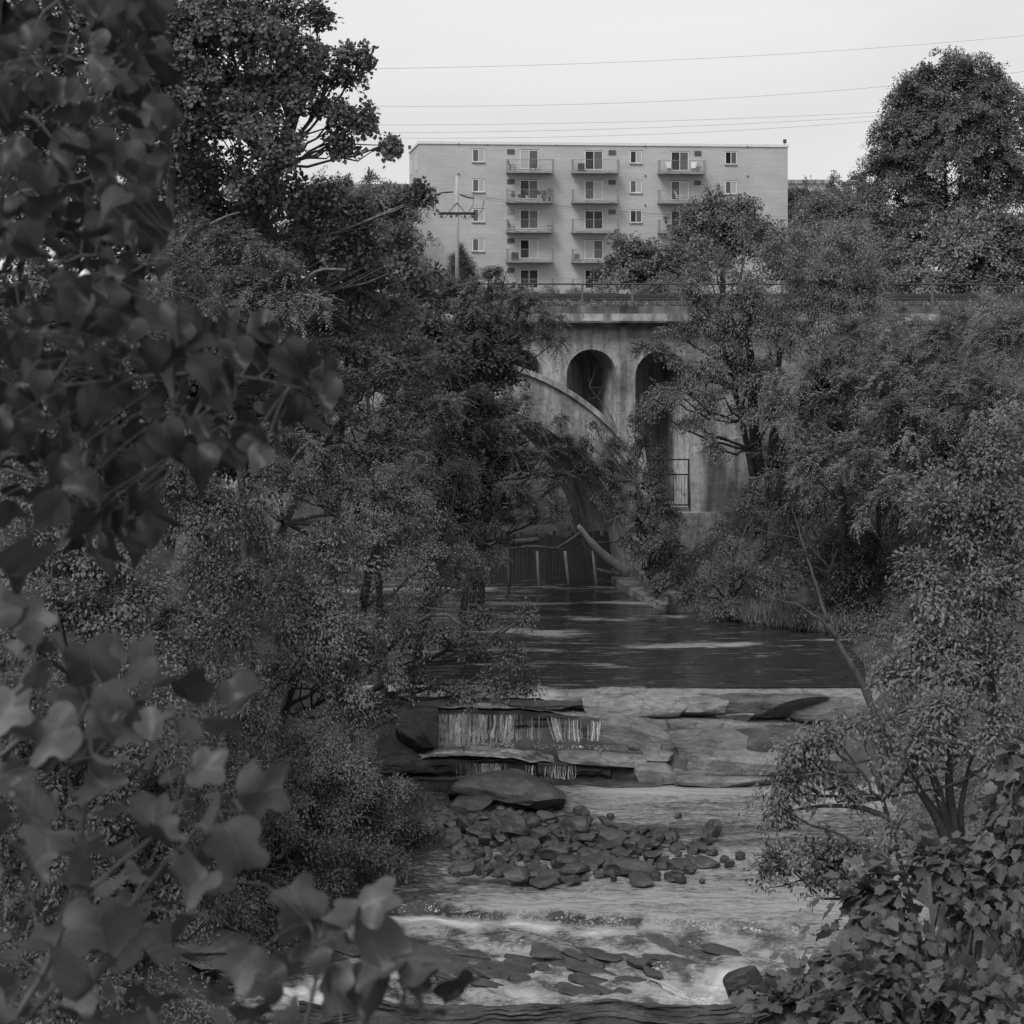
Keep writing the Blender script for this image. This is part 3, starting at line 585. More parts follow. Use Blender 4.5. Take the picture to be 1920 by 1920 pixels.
def bar_z(X, Y):
    a = 1-np.clip((X+2.0)/7.5, 0, 1); e = np.clip(1-((Y-(58.0-.12*X))/3.4)**2, 0, 1)
    return -.36+.70*e*a**1.5+.16*e+.20*F2(X, Y, 1.8, 1.8, 5, 61)
pebbles()
# slabs poking through the rapids
RP = 'rock plates breaking the rapids'
plates = [(1017, 1784, 58, 12, 'dark plate topmost of those in the rapids'), (1060, 1789, 34, 7, 'small dark plate touching the topmost one'), (885, 1795, 84, 22, 'broad wet pale plate left in the rapids with a dark crack'),
    (985, 1818, 70, 20, 'tilted pale plate in the middle of the rapids'), (1015, 1815, 40, 12, 'dark pointed plate beside the tilted pale one'), (1105, 1820, 84, 20, 'largest tilted dark plate in the middle of the rapids'), (1110, 1838, 90, 12, 'long thin dark plate just below the largest tilted one'),
    (975, 1832, 52, 10, 'thin dark blade of rock at the near edge of the tilted pale plate'), (1118, 1856, 60, 9, 'low dark plate near the last lip of the rapids'), (1163, 1865, 38, 8, 'narrow dark plate near the white chute'), (1200, 1806, 40, 30, 'rounded dark rock with water pouring round it'),
    (1225, 1824, 40, 16, 'wet dark rock just below the rounded one in the rapids'), (1290, 1808, 44, 20, 'low wet rock in the rapids left of the white chute'), (1405, 1845, 90, 50, 'big dark angular boulder beside the white chute'), (1060, 1868, 70, 8, 'flat dark strip of rock at the last lip'), (900, 1888, 50, 12, 'dark wet stone at the last lip near the blurred leaves')]
def plate(name, x, y, wpx, hpx, mat, lab, seed, dip=.16, group=RP, wz=None):
    d = (EYE+.35)*F/(y-HY); X = (x-960)/F*d
    zw = float(rap_base(np.array([[X]]), np.array([[d]]))[0, 0]) if wz is None else wz
    d = (EYE-zw)*F/(y+hpx*.3-HY); wd = wpx*d/F*1.12; ht = hpx*d/F
    me = rock_mesh(name, (wd*1.15, wd*.26+.12, max(ht*.95, .12)), seed, 4, cuts=12, rough=.05, strat=.10, boxy=.55)
    o = link(name, me, mat); o.location = ((x-960)/F*d, d, zw+ht*.22); o.rotation_euler = (.45, dip, -.30)
    me.polygons.foreach_set('use_smooth', np.ones(len(me.polygons), bool)); me.set_sharp_from_angle(angle=math.radians(24))
    return tag(o, lab, 'rock', group)
for i, (x, y, a, b, lab) in enumerate(plates):
    if b > 40: rock_on('river_boulder', x, y, a, b, M['rock_dark'], lab, seed=400+i, group=RP, cuts=12, boxy=.5, rz=.2, water=-.35, cat='rock', depth=.6, sub=4, tilt=(0, -.25))
    else: plate('rock_plate', x, y, a, b, M['rock_mid'] if i in (2, 3) else M['rock_dark'], lab, 400+i)
rp_ = np.random.default_rng(91)
for i in range(46):
    x = rp_.uniform(640, 1400); y = rp_.uniform(1780, 1880)
    if x > 1230 and y > 1800: x -= 400
    wq = rp_.uniform(30, 95); dk = rp_.random() < .6
    plate('rock_plate', x, y, wq, rp_.uniform(5, 10), M['rock_dark'] if dk else M['rock_mid'], ('long ' if wq > 62 else 'short ')+('dark' if dk else 'grey')+' half-sunken rock blade in the '+('left' if x < 900 else 'middle' if x < 1120 else 'right')+' of the rapids '+('near the last lip' if y > 1835 else 'below the small step'), 500+i, rp_.uniform(.05, .25), 'sunken blades of rock in the rapids')
def lip():
    x = np.arange(560, 1480, 3.0); rows = [(1862, 45.6), (1874, 45.1), (1882, 44.8), (1885, 44.5), (1893, 44.45), (1896, 44.2), (1905, 44.15), (1908, 43.9), (1922, 43.8), (1990, 43.7)]
    yy = []; dd = []
    for k in range(len(rows)-1):
        for i in range(7): u = i/7; yy.append(rows[k][0]+(rows[k+1][0]-rows[k][0])*u); dd.append(rows[k][1]+(rows[k+1][1]-rows[k][1])*u)
    yy = np.array(yy)[:, None]+5*fbm(np.stack([x*.006, x*0, x*0], 1), 3, 81)[None]; dd = np.array(dd)[:, None]+x[None]*0
    Xg = (x[None]-960)/F*dd; Zg = EYE-(yy-HY)*dd/F
    n1 = fbm(np.stack([Xg.ravel()*.9, Zg.ravel()*5, dd.ravel()*.5], 1), 5, 82).reshape(Xg.shape); n2 = fbm(np.stack([Xg.ravel()*.5, Zg.ravel()*14, Xg.ravel()*0], 1), 3, 83).reshape(Xg.shape)
    fl = np.clip((yy-1872)/8, 0, 1)
    Y2 = dd+(.35*n1+.18*n2)*fl; Z2 = Zg+.07*n1*fl-.25*(1-fl)
    me = np_mesh('bedrock_lip', np.stack([Xg, Y2, Z2], -1).reshape(-1, 3), grid_faces(*Xg.shape)[:, ::-1], np.full(Xg.size, .08), 'pale')
    o = link('bedrock_lip', me, M['rock_ledge'], smooth=True); me.set_sharp_from_angle(angle=math.radians(35)); tag(o, kind='structure')
lip()
def froth_chute(r):
    X = r.normal(4.7, .75); Y = r.normal(45.3, .38); return (X, Y, float(rap_base(np.array([[X]]), np.array([[Y]]))[0, 0])+abs(r.normal(0, .06)))
spray('chute_froth', 500, froth_chute, .010)
rock_on('bank_slab', 400, 1795, 190, 90, M['rock_mid'], 'big layered slab on the left bank beside the rapids', seed=470, cat='rock', water=-.4, depth=.7, cuts=8, boxy=.7, rz=-.35, tilt=(.1, .12), sub=5, strat=.15)
rock_on('bank_slab', 60, 1500, 10, 8, M['rock_mid'], 'x', seed=471) if False else None

# ------------------------------------------------------------------ the concrete viaduct
VD = 89.5; K = F/VD; SKEW = -.26; DEPTH = 8.6
def fx(x): return (x-960)/K
def fz(y): return EYE-(y-HY)/K
def curve_solid(name, splines, y0, y1, mat, parent, skew=SKEW):
    cu = bpy.data.curves.new(name, 'CURVE'); cu.dimensions = '2D'; cu.fill_mode = 'BOTH'; cu.extrude = (y1-y0)/2
    for s in splines:
        sp = cu.splines.new('POLY'); sp.points.add(len(s)-1); sp.use_cyclic_u = True
        for i, (a, b) in enumerate(s): sp.points[i].co = (a, b, 0, 1)
    tmp = bpy.data.objects.new(name, cu); COL.objects.link(tmp)
    dg = bpy.context.evaluated_depsgraph_get(); dg.update()
    me = bpy.data.meshes.new_from_object(tmp.evaluated_get(dg)); me.name = name
    bpy.data.objects.remove(tmp); bpy.data.curves.remove(cu)
    n = len(me.vertices); co = np.empty(n*3, np.float32); me.vertices.foreach_get('co', co); co = co.reshape(-1, 3)
    yy = (y0+y1)/2-co[:, 2]; out = np.stack([co[:, 0]+skew*yy, yy, co[:, 1]], 1)
    me.vertices.foreach_set('co', out.ravel()); me.update()
    me.materials.clear(); return link(name, me, mat, parent)
via = empty('concrete_viaduct', (0, VD, 0), 'weathered concrete railway viaduct with small arches over one large arch spanning the river', 'bridge')
cx, cz, RI, RO = fx(840), fz(1090), 340/K, 404/K
def arc(c0, c1, r, a0, a1, n=40): return [(c0+r*math.cos(math.radians(a0+(a1-a0)*i/n)), c1+r*math.sin(math.radians(a0+(a1-a0)*i/n))) for i in range(n+1)]
top = fz(612)
outer = [(-46, top), (46, top), (46, -2), (cx+RI, -2)]+arc(cx, cz, RI, 0, 180)+[(cx-RI, -2), (-46, -2)]
def opening(xc, hw, crown, bottom=None, r_ring=RO):
    x0, x1 = fx(xc-hw), fx(xc+hw); rr = (x1-x0)/2; zs = fz(crown)-rr
    def ring_z(x): return cz+math.sqrt(max(r_ring**2-(x-cx)**2, 0))
    pts = [(x1, zs)]+arc((x0+x1)/2, zs, rr, 0, 180, 24)[1:]
    if bottom is None:
        pts += [(x0+(x1-x0)*i/8, ring_z(x0+(x1-x0)*i/8)-.04) for i in range(9)]
    else: pts += bottom
    return pts
holes = [opening(1109, 46, 655), opening(971, 46, 655), opening(833, 46, 655), opening(705, 46, 655), opening(570, 46, 655)]
x0, x1 = fx(1191), fx(1292)
holes.append(opening(1241, 50, 657, [(x0, fz(800)), (fx(1208), fz(830)), (fx(1222), fz(950)), (x1, fz(950))]))
holes.append(opening(1575, 78, 668, [(fx(1497), fz(900)), (fx(1653), fz(900))]))
holes.append(opening(1760, 78, 668, [(fx(1682), fz(860)), (fx(1838), fz(860))]))
curve_solid('spandrel_wall', [outer]+holes, 0, DEPTH, M['concrete'], via)
curve_solid('arch_ring', [arc(cx, cz, RI-.003, 0, 180)+arc(cx, cz, RO+.25, 180, 0)], -.42, -.003, M['concrete'], via)
curve_solid('arch_ledge', [arc(cx, cz, RO+.255, 8, 172)+arc(cx, cz, RO+.5, 172, 8)], -.62, -.003, M['concrete'], via)
curve_solid('pier_pilaster', [[(fx(1172), -2), (fx(1190), -2), (fx(1190), fz(1075)), (fx(1172), fz(1060))]], -.9, -.42, M['concrete'], via, 0)
curve_solid('buttress', [[(fx(1292), fz(958)), (fx(1400), fz(958)), (fx(1400), fz(815)), (fx(1345), fz(826)), (fx(1292), fz(846))]], -.8, -.004, M['concrete'], via, 0)
curve_solid('footing', [[(fx(1225), fz(1030)), (fx(1400), fz(1030)), (fx(1400), fz(955)), (fx(1225), fz(955))]], -1.3, -.81, M['concrete'], via, 0)
m = MB()
for (ya, yb, out_) in ((601, 604.5, .75), (604.5, 608, .62), (608, 612, .48)):
    m.box(-46, 46, -out_, DEPTH, fz(yb)+.002, fz(ya)-.002)
m.build('cornice', M['concrete_dark'], via)
MB().box(-46, 46, -.35, DEPTH, fz(601), fz(588)-.003).build('ledge_course', M['concrete'], via)
MB().box(-46, 46, -.1, DEPTH, fz(588), fz(574)).build('parapet', M['concrete_dark'], via)
for gx0, gx1 in ():
    pass
m = MB()
for gx in np.linspace(fx(1262), fx(1288), 6): m.tube([(gx, -.15, fz(948)), (gx, -.15, fz(889))], .010, 4)
for gy in (861, 889, 946): m.tube([(fx(1215), -.15, fz(gy)), (fx(1292), -.15, fz(gy))], .035, 4)
m.tube([(fx(1291), -.15, fz(950)), (fx(1291), -.15, fz(860))], .05, 4)
gt = empty('iron_gate', (0, VD, 0), 'dark iron barred gate standing in the tall dark arch opening', 'gate')
m.build('frame', M['metal_dark'], gt)
# deck: ballast, tracks, railing
RB = MB(); zb = fz(574)
RB.box(-46, 46, 1.0, DEPTH-.3, zb-.3, zb+.10).build('ballast', M['ballast'], None)['kind'] = 'structure'
bpy.data.objects['ballast'].location = (0, VD, 0)
def track(yc, z, label):
    t = empty('railway_track', (0, VD+yc, z), label, 'railway track', 'railway tracks over the viaduct')
    for s in (-.72, .72):
        r = MB(); r.box(-60, 60, s-.035, s+.035, .30, .36); r.box(-60, 60, s-.012, s+.012, .19, .30); r.box(-60, 60, s-.07, s+.07, .17, .19); r.build('rail', M['rail_rust'], t)
    q = MB()
    for i in range(100): q.box(-30+i*.6, -30+i*.6+.23, -1.3, 1.3, 0, .165)
    q.build('sleepers', M['timber'], t)['kind'] = 'stuff'
track(2.6, zb+.14, 'nearer railway track with rusty rails just behind the viaduct railing')
track(6.2, zb+.20, 'farther railway track running behind the other on the viaduct')
fn_ = empty('deck_railing', (0, VD, 0), 'thin dark metal railing along the near edge of the viaduct deck', 'railing')
zr = fz(532)
MB().tube([(-45, .1, zr+.01), (45, .1, zr-.04)], .04, 6).build('top_rail', M['metal_dark'], fn_)
MB().tube([(-45, .1, fz(566)), (45, .1, fz(567))], .02, 4).build('lower_rail', M['railpost'], fn_)
for i in range(37): 
    x = fx(1092)+(i-16)*2.40; MB().box(x-.05, x+.05, .05, .15, fz(574)+.005, zr-.03).build('post', M['railpost'], fn_)
# wall and footing of the right bank below the springing
rw = empty('retaining_wall', (0, 0, 0), 'low concrete retaining wall running from the big arch along the right bank', 'wall')
def wallseg(pts, z0, z1, th, name, mat, par):
    pts = np.array(pts, float); n = len(pts); V = []; Fs = []
    T = unit(np.gradient(pts, axis=0)); N = np.stack([T[:, 1], -T[:, 0]], 1)
    for i in range(n):
        a = pts[i]; b = pts[i]+N[i]*th
        V += [(*a, z0), (*b, z0), (*b, z1), (*a, z1)]
    for i in range(n-1):
        for j in range(4): Fs.append((4*i+j, 4*i+(j+1) % 4, 4*i+4+(j+1) % 4, 4*i+4+j))
    Fs += [(0, 1, 2, 3), (4*n-1, 4*n-2, 4*n-3, 4*n-4)]
    return MB().add(V, Fs).build(name, mat, par)
wallseg([(5.75, 88.6), (5.9, 86), (6.2, 83), (6.8, 80)], 1.5, 3.3, -1.2, 'wall_face', M['concrete'], rw)
wallseg([(4.7, 87.8), (5.1, 85.5), (5.7, 83), (6.5, 80.2)], 1.6, 2.85, -1.3, 'footing', M['concrete'], rw)
# timber screen and drift logs under the arch
ts = empty('timber_screen', (0, VD-.4, 0), 'dark timber crib with upright posts closing the big arch at the waterline', 'timber wall')
m = MB()
for i in range(44):
    x = fx(905)+i*.18; m.box(x, x+.165, 3.0, 3.08, 1.5, fz(1008)-random.uniform(0, .35))
m.build('planks', M['timber'], ts)
for (xa, ya, xb, yb) in ((952, 1020, 956, 1085), (1006, 1022, 1010, 1084), (1057, 1022, 1065, 1083), (1108, 1020, 1116, 1084)):
    MB().tube([(fx(xa), -1.6, fz(ya)), (fx(xb), -1.7, fz(yb)-.3)], [.065, .075], 7).build('post', M['pole'] if xa > 1000 else M['bark_dead'], ts, True)
def log(name, pts, rad, mat, label, cat='log', k=10, group='drift logs under the arch'):
    pts = np.array(pts, float); n = 14
    t = np.linspace(0, 1, len(pts)); tt = np.linspace(0, 1, n)
    pp = np.stack([np.interp(tt, t, pts[:, i]) for i in range(3)], 1)
    pp[1:-1] = (pp[:-2]+pp[1:-1]*2+pp[2:])/4
    rr = np.interp(tt, t, rad)*(1+.08*np.sin(tt*23))
    o = MB().tube(pp, rr, k).build(name, mat, None, True); return tag(o, label, cat, group)
L = lambda x, y, d: P(x, y, d)
log('drift_log', [L(1084, 985, 87.3), L(1110, 1020, 87.3), L(1145, 1052, 87.5), L(1178, 1074, 87.9)], [.10, .17, .21, .25], M['pole'], 'thick pale bare trunk leaning down to the foot of the arch')
log('drift_log', [L(905, 1022, 86.9), L(960, 1018, 87.1), L(1010, 1012, 87.5)], [.12, .18, .12], M['bark_dead'], 'horizontal log resting on the timber posts under the arch')
log('drift_log', [L(1118, 1068, 87.1), L(1140, 1074, 87.1), L(1165, 1078, 87.3)], [.10, .12, .06], M['bark_dead'], 'short low log at the waterline by the arch foot')
log('drift_branch', [L(1088, 1000, 87.1), L(1062, 1018, 87.1), L(1040, 1030, 87.1), L(1015, 1034, 87.1)], [.10, .08, .05, .02], M['bark_dead'], 'thin bare branch forking left from the leaning trunk', 'branch')
log('drift_branch', [L(1090, 1010, 86.9), L(1096, 1026, 86.9), L(1108, 1036, 86.9)], [.06, .05, .02], M['bark_pale'], 'short crooked pale branch hanging from the leaning trunk', 'branch')
log('drift_branch', [L(940, 1030, 86.9), L(1000, 1024, 87.0), L(1060, 1030, 87.1)], [.04, .06, .03], M['bark_dead'], 'long thin branch lying along the timber screen', 'branch')
log('drift_branch', [L(1120, 1018, 87.1), L(1150, 1016, 87.1), L(1172, 1014, 87.1)], [.04, .05, .03], M['bark_dead'], 'thin branch above the thick pale trunk', 'branch')
log('drift_log', [L(690, 1368, 61), L(725, 1350, 61), L(745, 1342, 61)], [.08, .1, .07], M['bark'], 'dark stick jutting from the left bank by the square-cut block', 'log')
log('drift_branch', [L(785, 1461, 60.5), L(850, 1462, 60), L(920, 1452, 60)], [.05, .08, .10], M['bark'], 'dark fallen bough on the large flat-topped boulder', 'branch')

# ------------------------------------------------------------------ the apartment house
BA = math.radians(7.2); P0 = np.array((-8.7, 175.0)); BZ = 15.0
bc, bs = math.cos(BA), math.sin(BA)
def bu(x):
    tx = (x-960)/F; return (tx*P0[1]-P0[0])/(bc-tx*bs)
def bz(y, u): return EYE-(y-HY)/F*(P0[1]+u*bs)-BZ
def cxy(cx_, cy_): return 740+cx_*760/1920, 240+cy_*380/960
BW = bu(1477); BT = bz(264.5, 0); BL = 13.0
apt = empty('apartment_building', (P0[0], P0[1], BZ), 'pale brick apartment block with flat roof and stacked balconies behind the viaduct', 'building', rz=BA)
MB().box(0, BW, 0, BL, -1, BT-.25).build('wall', M['brick'], apt)
rf = MB().box(-.1, BW+.1, -.1, BL+.1, BT-.248, BT).build('roof_edge', M['white'], apt)
MB().box(BW*.40, BW*.44, 3, 5, BT, BT+.22).build('roof_hatch', M['slab'], apt)
def rect(cx0, cx1, cy0, cy1):
    x0_, y0_ = cxy(cx0, cy0); x1_, y1_ = cxy(cx1, cy1); ua, ub = bu(x0_), bu(x1_); um = (ua+ub)/2
    return ua, ub, bz(y1_, um), bz(y0_, um)
def window(cx0, cx1, cy0, cy1, lm, rm, name='window', sill=True, fr=.07):
    ua, ub, za, zt = rect(cx0, cx1, cy0, cy1); mid = (ua+ub)/2
    f = MB()
    f.box(ua, ub, -.05, .10, zt-fr, zt); f.box(ua, ub, -.05, .10, za, za+fr)
    f.box(ua, ua+fr, -.048, .10, za+fr, zt-fr); f.box(ub-fr, ub, -.048, .10, za+fr, zt-fr); f.box(mid-fr*.45, mid+fr*.45, -.046, .10, za+fr, zt-fr)
    p = f.build(name, M['white'], apt)
    MB().box(ua+fr, mid-fr*.45, -.02, .02, za+fr, zt-fr).build('pane', lm, p); MB().box(mid+fr*.45, ub-fr, -.03, .01, za+fr, zt-fr).build('pane', rm, p)
    MB().box(ua-.03, ub+.03, -.06, .05, zt+.004, zt+.05).build('lintel', M['rail_rust'], p)
    if sill: MB().box(ua-.05, ub+.05, -.11, .05, za-.11, za-.003).build('sill', M['slab'], p)
    return p
pn, ct, cg = M['pane'], M['curtain'], M['curtain_grey']
for i, cy0 in enumerate((100, 242, 383, 523)): window(368, 426, cy0, cy0+61, cg, ct)
for i, cy0 in enumerate((108, 248, 389)): window(1115, 1171, cy0, cy0+59, (pn, cg, pn)[i], (ct, ct, cg)[i])
for i, cy0 in enumerate((112, 252)): window(1565, 1620, cy0, cy0+60, (pn, cg)[i], (cg, ct)[i])
colA = [(ct, cg), (pn, cg), (pn, cg), (pn, ct), (pn, pn)]; colB = [(pn, cg), (cg, ct), (pn, pn), (ct, cg), (pn, pn)]; colC = [(pn, cg), (cg, ct), (pn, cg), (ct, ct), (pn, pn)]
for (c0, c1, cys, cols) in ((593, 680, (104, 246, 387, 528, 670), colA), (900, 986, (108, 249, 390, 531, 671), colB), (1308, 1392, (112, 252, 392, 533, 672), colC)):
    for cy0, (a, b) in zip(cys, cols): window(c0, c1, cy0, cy0+90, a, b, 'balcony_door', False)
for (c0, c1, cys) in ((533, 567, (100, 242, 384, 523, 663)), (1013, 1047, (105, 246, 386)), (1420, 1451, (109, 249))):
    for i, cy0 in enumerate(cys):
        ua, ub, za, zt = rect(c0, c1, cy0, cy0+22); MB().box(ua, ub, -.07, .05, za, zt).build('air_vent', M['vent_pale'] if (c0 == 533 and i == 2) else M['vent'], apt)
for (cx_, cy_) in ((303, 76), (303, 217), (1187, 86), (1187, 226), (1187, 365), (1671, 88), (1671, 228)):
    ua, ub, za, zt = rect(cx_-4, cx_+4, cy_-4, cy_+4); MB().tube([((ua+ub)/2, -.10, (za+zt)/2), ((ua+ub)/2, .05, (za+zt)/2)], .08, 8).build('pipe_outlet', M['vent'], apt)
for cx_ in (440, 595, 765, 940, 1082, 1280, 1395, 1540, 1690):
    ua, ub, za, zt = rect(cx_-5, cx_+5, 76, 84); MB().box(ua, ub, -.02, .05, za, zt).build('wall_scupper', M['curtain_grey'], apt)
# side wall windows (narrow, on the left end)
for k, z0 in enumerate((BT-2.6, BT-5.4, BT-8.2, BT-11.0)):
    for yy in (2.6, 9.6):
        f = MB().box(-.05, .05, yy, yy+1.2, z0, z0+1.45).build('window', M['white'], apt); MB().box(-.07, .04, yy+.07, yy+1.13, z0+.07, z0+1.38).build('pane', pn, f)
# balconies
BALC = {}
def balcony(c0, c1, cyr, cys, key):
    ua, ub, zs, zt = rect(c0, c1, cys+1, cys+11)
    _, _, zr_, _ = rect(c0, c1, cyr, cyr)
    pj = 1.25
    b = MB().box(ua-.06, ub+.06, -pj, -.003, zs, zt-.02).build('balcony', M['slab'], apt)
    r = MB(); rr = .018
    for q in (zr_, zt+.10):
        r.tube([(ua, -pj+.06, q), (ub, -pj+.06, q)], .022, 4); r.tube([(ua, -.02, q), (ua, -pj+.06, q)], .022, 4); r.tube([(ub, -.02, q), (ub, -pj+.06, q)], .022, 4)
    for u in np.linspace(ua, ub, 31): r.tube([(u, -pj+.06, zt-.02), (u, -pj+.06, zr_)], .010 if u not in (ua, ub) else .03, 4, False)
    for v in np.linspace(-pj+.2, -.15, 8):
        r.tube([(ua, v, zt), (ua, v, zr_)], .010, 4, False); r.tube([(ub, v, zt), (ub, v, zr_)], .010, 4, False)
    r.build('railing', M['greymetal'], b); BALC[key] = (ua, ub, zt-.02)
for i in range(5): balcony(529, 745, 152+i*141, 205+i*140.6, ('a', i))
for i in range(5): balcony(838, 1053, 153+i*141, 207+i*140.6, ('b', i))
for i in range(5): balcony(1246, 1461, 157+i*140, 210+i*140, ('c', i))
def flood(u, label):
    t = empty('floodlight', P0.tolist()+[0], label, 'floodlight', 'floodlights on the roof corners')
    t.location = (P0[0]+u*bc, P0[1]+u*bs, BZ+BT)
    MB().tube([(0, 0, 0), (0, 0, .22)], .03, 5).build('bracket', M['metal_dark'], t)
    MB().add([(-.16, -.2, .2), (.16, -.2, .2), (.16, .08, .12), (-.16, .08, .12), (-.16, -.12, .5), (.16, -.12, .5), (.12, .1, .42), (-.12, .1, .42)], [(0, 3, 2, 1), (4, 5, 6, 7), (0, 1, 5, 4), (1, 2, 6, 5), (2, 3, 7, 6), (3, 0, 4, 7)]).build('lamp_head', M['metal_dark'], t)
flood(BW-.3, 'small floodlight on the right roof corner of the apartment block'); 
t = bpy.data.objects['floodlight']; 
f2 = t.copy(); COL.objects.link(f2); f2['label'] = 'small floodlight on the left rear roof corner of the apartment block'
lc = np.array((P0[0]-bs*(BL-.5), P0[1]+bc*(BL-.5))); f2.location = (lc[0], lc[1], BZ+BT)
for ch in list(t.children):
    c = ch.copy(); COL.objects.link(c); c.parent = f2
def on_balc(key, fu, v=-.6):
    ua, ub, z = BALC[key]; u = ua+(ub-ua)*fu
    return (P0[0]+u*bc-v*bs, P0[1]+u*bs+v*bc, BZ+z)
def chair(key, fu, rz, mat, label, grp='balcony chairs'):
    t = empty('balcony_chair', on_balc(key, fu), label, 'chair', grp, rz+BA)
    MB().box(-.26, .26, -.26, .26, .38, .43).build('seat', mat, t)
    m = MB(); m.add([(-.26, .22, .42), (.26, .22, .42), (.26, .26, .42), (-.26, .26, .42), (-.26, .42, 1.02), (.26, .42, 1.02), (.26, .46, 1.02), (-.26, .46, 1.02)], [(0, 3, 2, 1), (4, 5, 6, 7), (0, 1, 5, 4), (1, 2, 6, 5), (2, 3, 7, 6), (3, 0, 4, 7)]); m.build('backrest', mat, t)
    for a in (-.24, .24):
        for b in (-.24, .24): MB().tube([(a, b, 0), (a, b, .39)], .022, 4).build('leg', mat, t)
    for a in (-.25, .25): MB().box(a-.02, a+.02, -.24, .30, .60, .63).build('armrest', mat, t)
chair(('a', 0), .12, math.radians(90), M['plastic_dark'], 'dark high-backed chair at the left of the top left balcony'); chair(('a', 0), .56, math.radians(-90), M['plastic_dark'], 'dark high-backed chair in front of the door of the top left balcony')
chair(('c', 0), .22, 0, M['plastic_light'], 'white plastic chair at the left of the top right balcony'); chair(('c', 0), .74, math.radians(-30), M['plastic_light'], 'white plastic chair right of the door of the top right balcony')
chair(('c', 1), .45, math.radians(60), M['plastic_light'], 'pale chair on the second balcony down on the right'); chair(('a', 2), .10, math.radians(100), M['plastic_dark'], 'low dark chair on the middle left balcony')
def box_unit(key, fu, label, mat):
    t = empty('air_conditioner', on_balc(key, fu), label, 'air conditioner'); t.rotation_euler[2] = BA
    MB().box(-.3, .3, -.2, .2, .06, .78).build('casing', mat, t)
    m = MB(); [m.box(-.27+i*.08, -.27+i*.08+.04, -.23, -.203, .12, .72) for i in range(7)]; m.build('louvre_face', M['vent'], t)
    for a in (-.24, .24): MB().box(a-.03, a+.03, -.18, .18, 0, .058).build('foot', M['plastic_dark'], t)
box_unit(('b', 0), .19, 'dark slatted unit on the top middle balcony', M['plastic_dark']); box_unit(('a', 3), .17, 'dark boxy unit on the fourth balcony down on the left', M['plastic_dark']); box_unit(('b', 3), .09, 'pale boxy unit on the fourth balcony down in the middle', M['plastic_light'])
def table(key, fu, label, mat):
    t = empty('balcony_table', on_balc(key, fu), label, 'table'); MB().tube([(0, 0, .50), (0, 0, .54)], .3, 12).build('table_top', mat, t)
    for a in range(3): MB().tube([(.2*math.cos(a*2.1), .2*math.sin(a*2.1), 0), (.1*math.cos(a*2.1), .1*math.sin(a*2.1), .5)], .02, 4).build('leg', mat, t)
table(('c', 1), .63, 'small low table beside the pale chair on the right balcony', M['plastic_light']); table(('a', 2), .93, 'small low dark table at the right end of the middle left balcony', M['plastic_dark']); table(('c', 0), .88, 'dark round drum table at the right end of the top right balcony', M['plastic_dark'])
def potted(key, fu, h, rad, label, pot, seed, z=0):
    t = empty('potted_plant', np.array(on_balc(key, fu, -.9))+(0, 0, z), label, 'potted plant', 'potted plants on the balconies'); r = np.random.default_rng(seed)
    MB().tube([(0, 0, 0), (0, 0, .28)], [.11, .16], 10).build('pot', pot, t)
    n = 160; Pp = np.stack([r.normal(0, rad*.45, n), r.normal(0, rad*.45, n), .28+r.uniform(0, h, n)], 1); me = leaf_quads('foliage', Pp, unit(Pp*(1, 1, .1)+r.normal(0, .5, (n, 3))+(0, 0, .6)), unit(r.normal(size=(n, 3))+(0, 0, .5)), r.uniform(.10, .2, n), .35, r.uniform(0, 1, n))
    link('foliage', me, M['leaf_mid'], t)

# ------------------------------------------------------------------ leaves
T_QUAD = (np.array([(0, 0, 0), (.5, .45, .10), (0, 1, 0), (-.5, .45, .10)]), [np.array([[0, 1, 2, 3]])])
def polar(pts): return np.array([(x, y, 0) for x, y in pts], float)
star = polar([(0, 0), (.20, -.06), (.46, .04), (.42, .26), (.60, .50), (.36, .56), (.24, .78), (0, 1.0), (-.24, .78), (-.36, .56), (-.60, .50), (-.42, .26), (-.46, .04), (-.20, -.06)])
star[:, 2] = .22*np.abs(star[:, 0])-.12*star[:, 1]**2
T_STAR = (np.vstack([star, [(0, .38, -.03)]]), [np.array([[i, (i+1) % 14, 14] for i in range(14)])])
def instance(tmpl, Pp, D, N, L, W, tone, name):
    tv, tf = tmpl; n = len(Pp); D = unit(D); S = unit(np.cross(D, N)); N2 = np.cross(S, D); L = np.broadcast_to(L, (n,))
    V = Pp[:, None]+L[:, None, None]*(W*tv[None, :, 0:1]*S[:, None]+tv[None, :, 1:2]*D[:, None]+tv[None, :, 2:3]*N2[:, None])
    k = len(tv); off = (np.arange(n)*k)[:, None, None]
    me = np_mesh(name, V.reshape(-1, 3), [(f[None]+off).reshape(-1, f.shape[1]) for f in tf], np.repeat(np.broadcast_to(tone, (n,)), k))
    if k > 8:
        for an, col_ in (('leaf_u', 0), ('leaf_v', 1)): me.attributes.new(an, 'FLOAT', 'POINT').data.foreach_set('value', np.tile(tv[:, col_], n).astype(np.float32))
    return me
def leaf_quads(name, Pp, D, N, L, W, tone): return instance(T_QUAD, Pp, D, N, L, W, tone, name)
potted(('a', 1), .12, .6, .3, 'bushy potted plant at the left end of the planted balcony', M['plastic_light'], 1); potted(('a', 1), .27, .3, .25, 'low potted plant second from the left on the planted balcony', M['plastic_light'], 2)
potted(('a', 1), .42, .5, .25, 'potted plant before the open door of the planted balcony', M['plastic_light'], 3, .25); potted(('a', 1), .68, .35, .2, 'plant in a white pot at the middle of the planted balcony', M['plastic_light'], 4, .3)
potted(('a', 1), .80, .7, .3, 'tall potted plant right of the middle on the planted balcony', M['plastic_dark'], 5); potted(('a', 1), .92, .9, .3, 'tallest potted plant at the right end of the planted balcony', M['plastic_dark'], 6)
